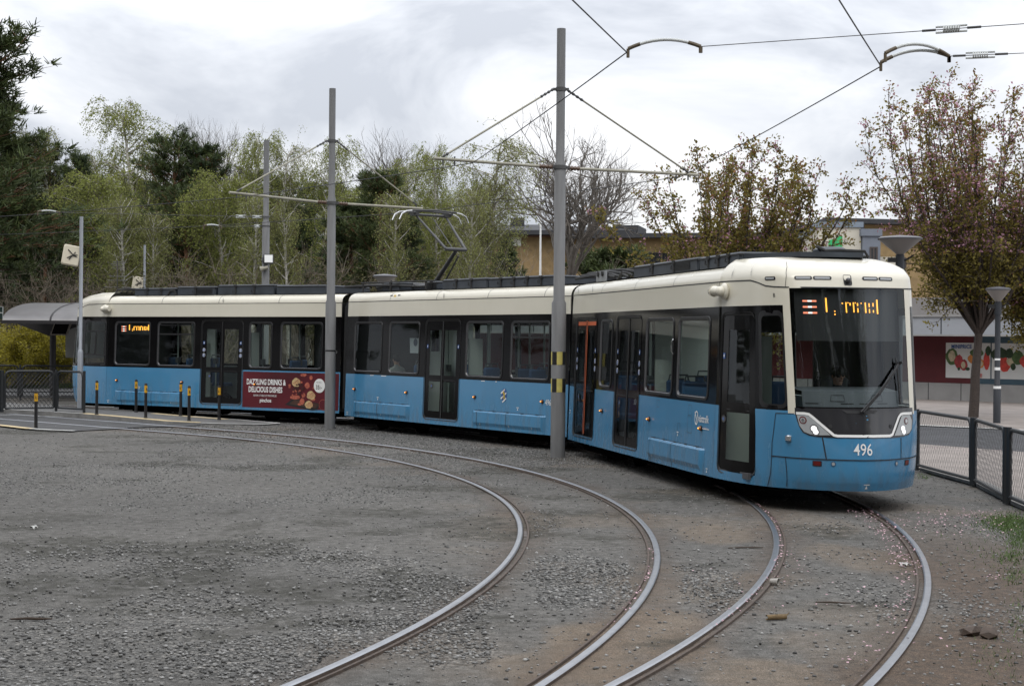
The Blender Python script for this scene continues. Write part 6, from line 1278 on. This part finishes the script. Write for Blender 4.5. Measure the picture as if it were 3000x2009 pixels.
def cherry(seed, h, fork, spread, nl, lean=(0, 0), rt=.16, pink=.25, name='cherry_tree', olive_below=.5, wide=.45, m=8, up=.05, **kw):
    """vase of limbs: the inner ones long and upright, the outer ones wider and shorter, all clad in short leafy spurs"""
    T = Tree(seed); r = T.r; tk = T.branch((0, 0, -.1), (0, 0, 1), fork+.1, rt, 6, .02, r1=rt*.72); P = []; H = h-fork
    for i in range(nl):
        a = 2.4*i+r.uniform(-.3, .3); q_ = (i+.5)/nl; sp_ = spread*(.15+1.15*q_); d = np.array([math.cos(a)*sp_+lean[0], math.sin(a)*sp_+lean[1], 1.0]); L = H*(1.04-wide*q_)*r.uniform(.88, 1.04)
        b = T.branch(tk[5]+(tk[6]-tk[5])*(.5+.45*r.random()), d, L*np.linalg.norm(d)*.9, rt*(.62 if i % 5 == 1 else .30), 11, .07, up, r1=.008)
        for j in range(2, 12):
            P.append(b[j]); 
            if j > 3: P.append(.5*(b[j]+b[j-1]))
            for _ in range(4 if j < 8 else 2):
                dd = b[j]-b[j-1]; dd = dd/np.linalg.norm(dd)*.8+r.normal(0, .6, 3); q = T.branch(b[j], dd, r.uniform(.35, 1.15)*(1.4-j/12.)*max(1, H/7), .014, 4, .13, .05, r1=.005); P += q[1:]
                for y in (2, 3): P += T.branch(q[y], dd+r.normal(0, .8, 3), .32, .007, 2, .2, r1=.004)[1:]
    A = np.array(P); A = A[A[:, 2] > fork*.8]; Q = np.repeat(A, m, 0)+r.normal(0, .075, (len(A)*m, 3)); zr = (Q[:, 2]-fork)/H; pk = np.repeat(r.random(len(A)) < pink, m) & (zr > .28) & (r.random(len(Q)) < .75); ol = (r.random(len(Q)) < np.clip(1.25-zr/olive_below*.6, .15, .97)) & ~pk; br = ~pk & ~ol
    sets = [(*leaf_quads(Q[k], s_, r, .1, .62), mm) for k, mm, s_ in ((br, CHB, .052), (ol, CHO, .055), (pk, CHP, .048)) if k.any()]
    return T.mesh(name, [BARKC], sets, **kw)
def at_px(u, v, D, h0): p = dp(u, v, D); return (p.x, D, 0), p.z      # foot and top height of a tree whose tip shows at (u,v)
# ---- the two flowering cherries and one at the edge
def fit(o, h):
    k = h/max(v.co.z for ch in o.children for v in ch.data.vertices)
    for ch in o.children:
        for v in ch.data.vertices:
            if v.co.z > 1.5: v.co.z = 1.5+(v.co.z-1.5)*(h-1.5)/(h/k-1.5)
    return o
b_ = gp(2226, 955); fit(cherry(3, 10.4, 2.55, .92, 30, (-.16, -.06), .165, .36, loc=b_, label='large upright bronze and pink cherry tree beside the street lamp with stickers', group='flowering cherry trees', olive_below=.85, wide=.46, up=.12, m=5), 10.35)
p_, z_ = at_px(1700, 314, 46.5, 0); fit(cherry(8, 8.3, 1.6, .85, 26, (.03, 0), .15, .14, loc=p_, label='wide bronze cherry tree rising behind the front carriage roof', group='flowering cherry trees', olive_below=.95, wide=.38, m=6), z_)
p_, z_ = at_px(2400, 430, 46, 0); fit(cherry(12, 6.6, 2.0, .62, 20, (-.1, 0), .14, .3, loc=p_, label='cherry tree reaching in from the right edge, lower than its neighbour', group='flowering cherry trees'), z_)
# ---- prototypes of the wood (placed first where they show best, then copied)
HILL = lambda D: max(0, (D-62)*.045)
protos = {}
def put(kind, u, v, D, label, group, sxy=1.0, rz=None, seed=0):
    """tree of a kind whose tip shows at photo pixel (u, v) and which stands D metres away"""
    p = dp(u, v, D); zb = HILL(D); h = p.z-zb; rr = random.Random(int(u*7+v))
    if kind not in protos:
        o = KINDS[kind][1](); protos[kind] = (o, float(np.percentile([v.co.z for ch in o.children for v in ch.data.vertices], 98.2 if kind == 'bareb' else 99.9)))
    else: o = copy_tree(protos[kind][0])
    ph = protos[kind][1]
    k = h/ph; o.scale = (k*sxy, k*sxy, k); o.location = (p.x, D, zb); o.rotation_euler = (0, 0, rr.uniform(0, 6.28) if rz is None else rz); tag(o, label, KINDS[kind][2], group); return o
KINDS = {
 'pine': (14, lambda: pine(21, 14, 3.2, .26, .35, dens=1.6, nbr=54, tl=.26), 'tree'), 'pineb': (13, lambda: pine(22, 13, 2.8, .16, .6, dens=1.6, nbr=62, m1=NEEDB, tl=.26), 'tree'), 'pinel': (14.5, lambda: pine(26, 14.5, 3.6, .30, .25, dens=1.5, nbr=56, tl=.34), 'tree'),
 'birch': (13.5, lambda: birch(31, 13.5, 2.6, .25, .85), 'tree'), 'birchl': (13, lambda: birch(32, 13, 2.3, .30, .55, BIRL, .05), 'tree'), 'birchg': (11, lambda: birch(33, 11, 2.2, .16, 1.0, BIR, .052, strands=12), 'tree'),
 'birchs': (10, lambda: birch(37, 10, 1.3, .42, .5, BIRL, .05, strands=6, tr_=.017), 'tree'),
 'bare': (12, lambda: bare(41, 12, .55, depth=6, ang=.40, nk=4, r0=.013, trunk=.42), 'tree'), 'bareb': (11, lambda: bare(44, 11, .75, depth=6, ang=.5, nk=4, trunk=.42, tm=BARKG, r0=.021), 'tree'),
 'brown': (4.5, lambda: shrub(51, 4.5, 3.4, None, 22, 'bare_shrub'), 'shrub'), 'olive': (4.2, lambda: shrub(52, 4.2, 3.6, OLIV, 22, 'leafy_shrub', nl=8, lsz=.045), 'shrub'), 'white': (5.5, lambda: shrub(53, 5.5, 2.2, None, 9, 'bare_shrub', tm=mat('whitish twig', (.30, .26, .21), .9), bark=BARKB, spread=.4), 'shrub'),
 'fors': (3.0, lambda: shrub(54, 3.0, 4.2, YELB, 30, 'yellow_shrub', nl=9, lsz=.05, spread=.8), 'shrub'), 'yew': (4.5, lambda: pine(57, 4.5, 1.1, .03, .8, name='conifer_shrub', dens=1.0, nbr=40, tl=.24, m1=NEEDB), 'shrub'), 'mugo': (3.2, lambda: pine(58, 3.2, 1.5, .03, .3, name='pine_shrub', dens=1.0, nbr=36, tl=.28), 'shrub')}
G1, G2, G3, G4, G5 = 'pines of the wood', 'birches of the wood', 'bare trees', 'undergrowth shrubs', 'dark trees deep in the wood'
put('pinel', -25, 222, 74, 'dark pine filling the left edge below the highest pine', G1, 1.15, .6); put('pine', 40, 300, 76, 'dark pine between the left edge and the mirror pole', G1, 1.15); put('pinel', -140, 40, 55, 'tall dark pine leaning in from the left edge, highest tree at left', G1, 1.45, 2.0)
put('pine', 95, 325, 76, 'broad dark pine just right of the tall edge pine', G1, 1.1); put('pineb', 205, 352, 74, 'dark green pine standing under the gap in the treetops', G1, 1.0); put('pine', 385, 292, 72, 'large dark pine in front of the tallest birch', G1, 1.05); put('pineb', 452, 330, 73, 'dark pine with narrow pointed top right of the large pine', G1, 1.15)
put('pinel', 855, 392, 66, 'isolated dark pine with orange trunk between second and tallest pole', G1, .95, 1.0); put('pine', 440, 420, 70, 'broad pine whose crown fills the space left of the third pole', G1, 1.2); put('pineb', 60, 420, 75, 'dense pine low on the left behind the mirror pole', G1, 1.3); put('pineb', 700, 470, 78, 'low dark pine left of the second pole', G1, 1.2)
put('birch', 346, 228, 80, 'tallest drooping birch crowning the wood', G2, 1.05); put('birchl', 152, 288, 76, 'thin pale birch with a gap of sky on its right', G2, .9); put('birchl', 250, 330, 78, 'slender pale birch on the left shoulder of the tallest birch', G2, .8); put('birchg', 288, 392, 68, 'light green birch with white trunk above the rear carriage', G2, 1.2)
put('birch', 578, 292, 76, 'leafy birch left of the third pole', G2, .85); put('birchl', 640, 300, 77, 'drooping birch just right of the third pole', G2, .8); put('birch', 722, 318, 74, 'birch directly left of the second pole top', G2, .85); put('birchg', 545, 400, 68, 'green birch low beside the cross arm of the second pole', G2, 1.1)
put('birch', 905, 352, 76, 'green birch in front of the bare treetop', G2, 1.0); put('birch', 990, 338, 72, 'slim green birch right of the orange trunked pine', G2, .8); put('birchl', 1090, 312, 70, 'wide airy birch left of the tallest pole', G2, 1.25); put('birchg', 790, 420, 70, 'green birch close behind the second pole', G2, 1.0); put('birchl', 1040, 400, 68, 'low airy birch above the pantograph', G2, 1.0)
put('bare', 447, 282, 82, 'bare upright tree between two pines', G3, .8); put('bare', 503, 276, 82, 'bare slender tree right of the pointed pine', G3, .75); put('bare', 900, 306, 82, 'bare tree with wide twiggy top behind the birches', G3, 1.1); put('bareb', 1295, 296, 78, 'bare round crowned tree behind the tallest pole', G3, 1.0)
for u_, v_, l_ in ((292, 440, 'slender white stemmed birch above the second window of the rear carriage'), (345, 475, 'slim white birch stem right of the second mirror pole'), (575, 430, 'thin white birch stem just left of the third pole'), (662, 470, 'thin white birch stem between the third and second poles'), (905, 430, 'white birch stem right of the orange trunked pine'), (1078, 420, 'white birch stem right of the pantograph')): put('birchs', u_, v_, 63, l_, 'white birch stems', .9)
put('yew', 1165, 538, 96, 'dark conical evergreen before the hipped roof block', G4, 1.1); put('mugo', 1392, 556, 90, 'round dark green pine shrub before the flat roofed block', G4, 1.3); put('white', 1125, 545, 80, 'pale bare shrub left of the conical evergreen', G4); put('white', 1205, 565, 84, 'pale bare shrub right of the conical evergreen', G4); put('white', 1330, 575, 84, 'pale bare shrub right of the tallest pole', G4); put('brown', 1440, 575, 80, 'thin bare shrub in front of the grey balcony', G4)
put('fors', 25, 722, 63.5, 'yellow green bush under the shelter roof at the left edge', 'yellow bushes', 1.25); put('fors', 92, 745, 64, 'yellow green bush behind the shelter column', 'yellow bushes', 1.1)
put('brown', 20, 640, 74, 'bare pale shrub under the tall edge pine', G4)
rr = random.Random(11)
for i in range(20): u = 60+i*54+rr.uniform(-20, 20); put(rr.choice(['brown', 'olive', 'brown', 'brown']), u, rr.uniform(540, 605), rr.uniform(60, 70) if u < 940 else rr.uniform(84, 90), 'shrub in the thick brown and olive undergrowth above the tram roof', G4, rr.uniform(1, 1.35))
for i in range(24): u = -60+i*48+rr.uniform(-16, 16); put(rr.choice(['pine', 'pineb', 'pine', 'birch', 'birchg', 'pineb']), u, (rr.uniform(375, 440) if u < 180 else rr.uniform(385, 470)) if not 195 < u < 250 else 440, rr.uniform(88, 104), 'tree deep in the wood behind the front row of pines and birches', G5, rr.uniform(1.1, 1.4))
for i in range(9): u = -30+i*120+rr.uniform(-20, 20); put(rr.choice(['birchl', 'pine', 'pineb', 'pineb']), u, rr.uniform(455, 520), rr.uniform(66, 78) if u < 940 else rr.uniform(82, 90), 'low tree filling the lower wood above the tram roof', 'low trees of the wood', rr.uniform(1.2, 1.5))
# trees around the yard that show only as dark reflections in the tram windows and paint
RING = [(-34, 48, 'pine', 14), (-30, 62, 'pineb', 14), (-36, 74, 'pine', 15), (-42, 60, 'pineb', 14), (-33, 88, 'pine', 16), (-48, 84, 'pineb', 15), (-55, 50, 'pine', 15), (-40, 38, 'pineb', 15), (-44, 26, 'pine', 16), (-46, 15, 'birch', 15), (-48, 4, 'pineb', 17), (-52, 32, 'pineb', 17), (-56, 10, 'pine', 17), (-46, -8, 'pine', 19), (-38, -18, 'birch', 19), (-30, -22, 'pineb', 21)]
for i in range(40): a = R_(-118+i*4.1); RING.append((8+34*math.sin(a)*(1+.12*(i % 3)), 12-34*math.cos(a)*(1+.12*(i % 3)), ('pineb', 'pine', 'pineb', 'pine', 'birch')[i % 5], 21+(i*5 % 7)))
for i, (x, y, k, h_) in enumerate(RING):
    o = copy_tree(protos[k][0]); s = h_/protos[k][1]; o.scale = (s*1.15, s*1.15, s); o.location = (x, y, 0); o.rotation_euler = (0, 0, i*1.3); tag(o, 'tree across the yard, mirrored darkly in the tram windows', 'tree', 'trees mirrored in the tram')
# ================================================================== PEOPLE INSIDE THE TRAM
def person(name, label, par_world, pose, jacket, trousers, hair):
    """one skinned figure: nodes {name: (pos, radius)} joined by bones"""
    nodes, bones = pose; names = list(nodes); me = bpy.data.meshes.new(name); me.from_pydata([nodes[n][0] for n in names], [(names.index(a), names.index(b)) for a, b in bones], [])
    o = bpy.data.objects.new(name, me); COL.objects.link(o); sk = o.modifiers.new('skin', 'SKIN'); lay = me.skin_vertices[0].data if me.skin_vertices else None
    if lay is None:
        import bmesh
        bm = bmesh.new(); bm.from_mesh(me); bm.verts.layers.skin.verify(); bm.to_mesh(me); bm.free(); lay = me.skin_vertices[0].data
    for i, n in enumerate(names): lay[i].radius = (nodes[n][1],)*2; lay[i].use_root = (n == 'pelvis')
    o.modifiers.new('sub', 'SUBSURF').levels = 1; o.modifiers['sub'].render_levels = 1
    dg = bpy.context.evaluated_depsgraph_get(); dg.update(); m2 = bpy.data.meshes.new_from_object(o.evaluated_get(dg)); o.modifiers.clear(); o.data = m2
    SK = mat('skin tone', (.42, .25, .18), .6); m2.materials.clear(); [m2.materials.append(m) for m in (SK, jacket, trousers)]
    zn = nodes['neck'][0][2]; zp = nodes['pelvis'][0][2]; hands = [Vector(nodes[k][0]) for k in nodes if k.startswith('wrist')]
    for p in m2.polygons:
        c = p.center; p.use_smooth = True
        p.material_index = 0 if c.z > zn+.01 or any((c-h).length < .2 and (c-h).dot(h-Vector(nodes['elbow'+k][0])) > 0 for h, k in zip(hands, ('l', 'r'))) else (2 if c.z < zp+.06 else 1)
    mb = MB(); hx, hy, hz = nodes['head'][0]; f = pose_dir(nodes); mb.ball((hx-f*.018, hy, hz+.035), .108, 0, 10, sx=1.0, sy=.86, sz=1.02); mb.build('hair', [hair], o)
    mb = MB()
    for s in (-1, 1): mb.ball((hx+f*.095, hy+s*.034, hz+.0), .013, 0, 6); mb.ball((hx, hy+s*.085, hz-.01), .022, 1, 6, sy=.5)
    mb.tube([(hx+f*.09, hy, hz+.0), (hx+f*.125, hy, hz-.035), (hx+f*.1, hy, hz-.045)], [.009, .016, .012], 6, 1); mb.box(hx+min(f*.092, f*.10), hx+max(f*.092, f*.10), hy-.025, hy+.025, hz-.075, hz-.068, 2)
    mb.build('face', [BLACK, SK, REDL], o)
    o.matrix_world = par_world; return tag(o, label, 'person', 'people seated inside the tram')
def pose_dir(nodes): return 1 if nodes['kneel'][0][0] > nodes['pelvis'][0][0] else -1
def seated(f, seat, reach):
    N_ = {'pelvis': ((0, 0, seat+.08), .13), 'waist': ((f*.0, 0, seat+.26), .125), 'chest': ((f*.02, 0, seat+.45), .15), 'neck': ((f*.03, 0, seat+.63), .055), 'head': ((f*.05, 0, seat+.78), .095), 'crown': ((f*.045, 0, seat+.86), .06)}
    B = [('pelvis', 'waist'), ('waist', 'chest'), ('chest', 'neck'), ('neck', 'head'), ('head', 'crown')]
    for k, s in (('l', 1), ('r', -1)):
        N_['sh'+k] = ((f*.02, s*.185, seat+.53), .06); N_['elbow'+k] = ((f*.12, s*.24, seat+.27), .043); N_['wrist'+k] = ((f*reach, s*.15, seat+.24), .028); N_['palm'+k] = ((f*(reach+.07), s*.14, seat+.235), .03)
        B += [('chest', 'sh'+k), ('sh'+k, 'elbow'+k), ('elbow'+k, 'wrist'+k), ('wrist'+k, 'palm'+k)]
        for i, (dy, l) in enumerate(((-.03, .065), (-.01, .08), (.01, .075), (.03, .06))):
            a, b = 'f%d%s' % (i, k), 'g%d%s' % (i, k); N_[a] = ((f*(reach+.07+l*.6), s*(.14)+dy, seat+.23), .009); N_[b] = ((f*(reach+.07+l), s*.14+dy, seat+.205), .008); B += [('palm'+k, a), (a, b)]
        N_['th'+k] = ((f*(reach+.07), s*.14-s*.055, seat+.235), .010); B.append(('wrist'+k, 'th'+k))
        N_['hip'+k] = ((f*.06, s*.09, seat+.07), .09); N_['knee'+k] = ((f*.46, s*.12, seat+.06), .06); N_['ankle'+k] = ((f*.48, s*.12, seat-.36), .04); N_['toe'+k] = ((f*.64, s*.13, seat-.41), .035)
        B += [('pelvis', 'hip'+k), ('hip'+k, 'knee'+k), ('knee'+k, 'ankle'+k), ('ankle'+k, 'toe'+k)]
    return N_, B
bpy.context.view_layer.update()
HAIRD = mat('dark hair', (.012, .009, .007), .6)
person('person', 'tram driver in a dark jacket sitting behind the windscreen', fc.matrix_world @ Matrix.Translation((8.98, .20, 0)), seated(1, .98, .42), mat('dark jacket', (.035, .037, .045), .8), mat('dark trousers', (.02, .02, .025), .8), HAIRD)
person('person', 'passenger in a pale grey jacket beside the first window of the middle carriage', mc.matrix_world @ Matrix.Translation((1.32, -.62, 0)), seated(-1, .90, .34), mat('pale grey jacket', (.30, .31, .30), .85, var=.2), mat('blue jeans', (.03, .045, .09), .85), HAIRD)
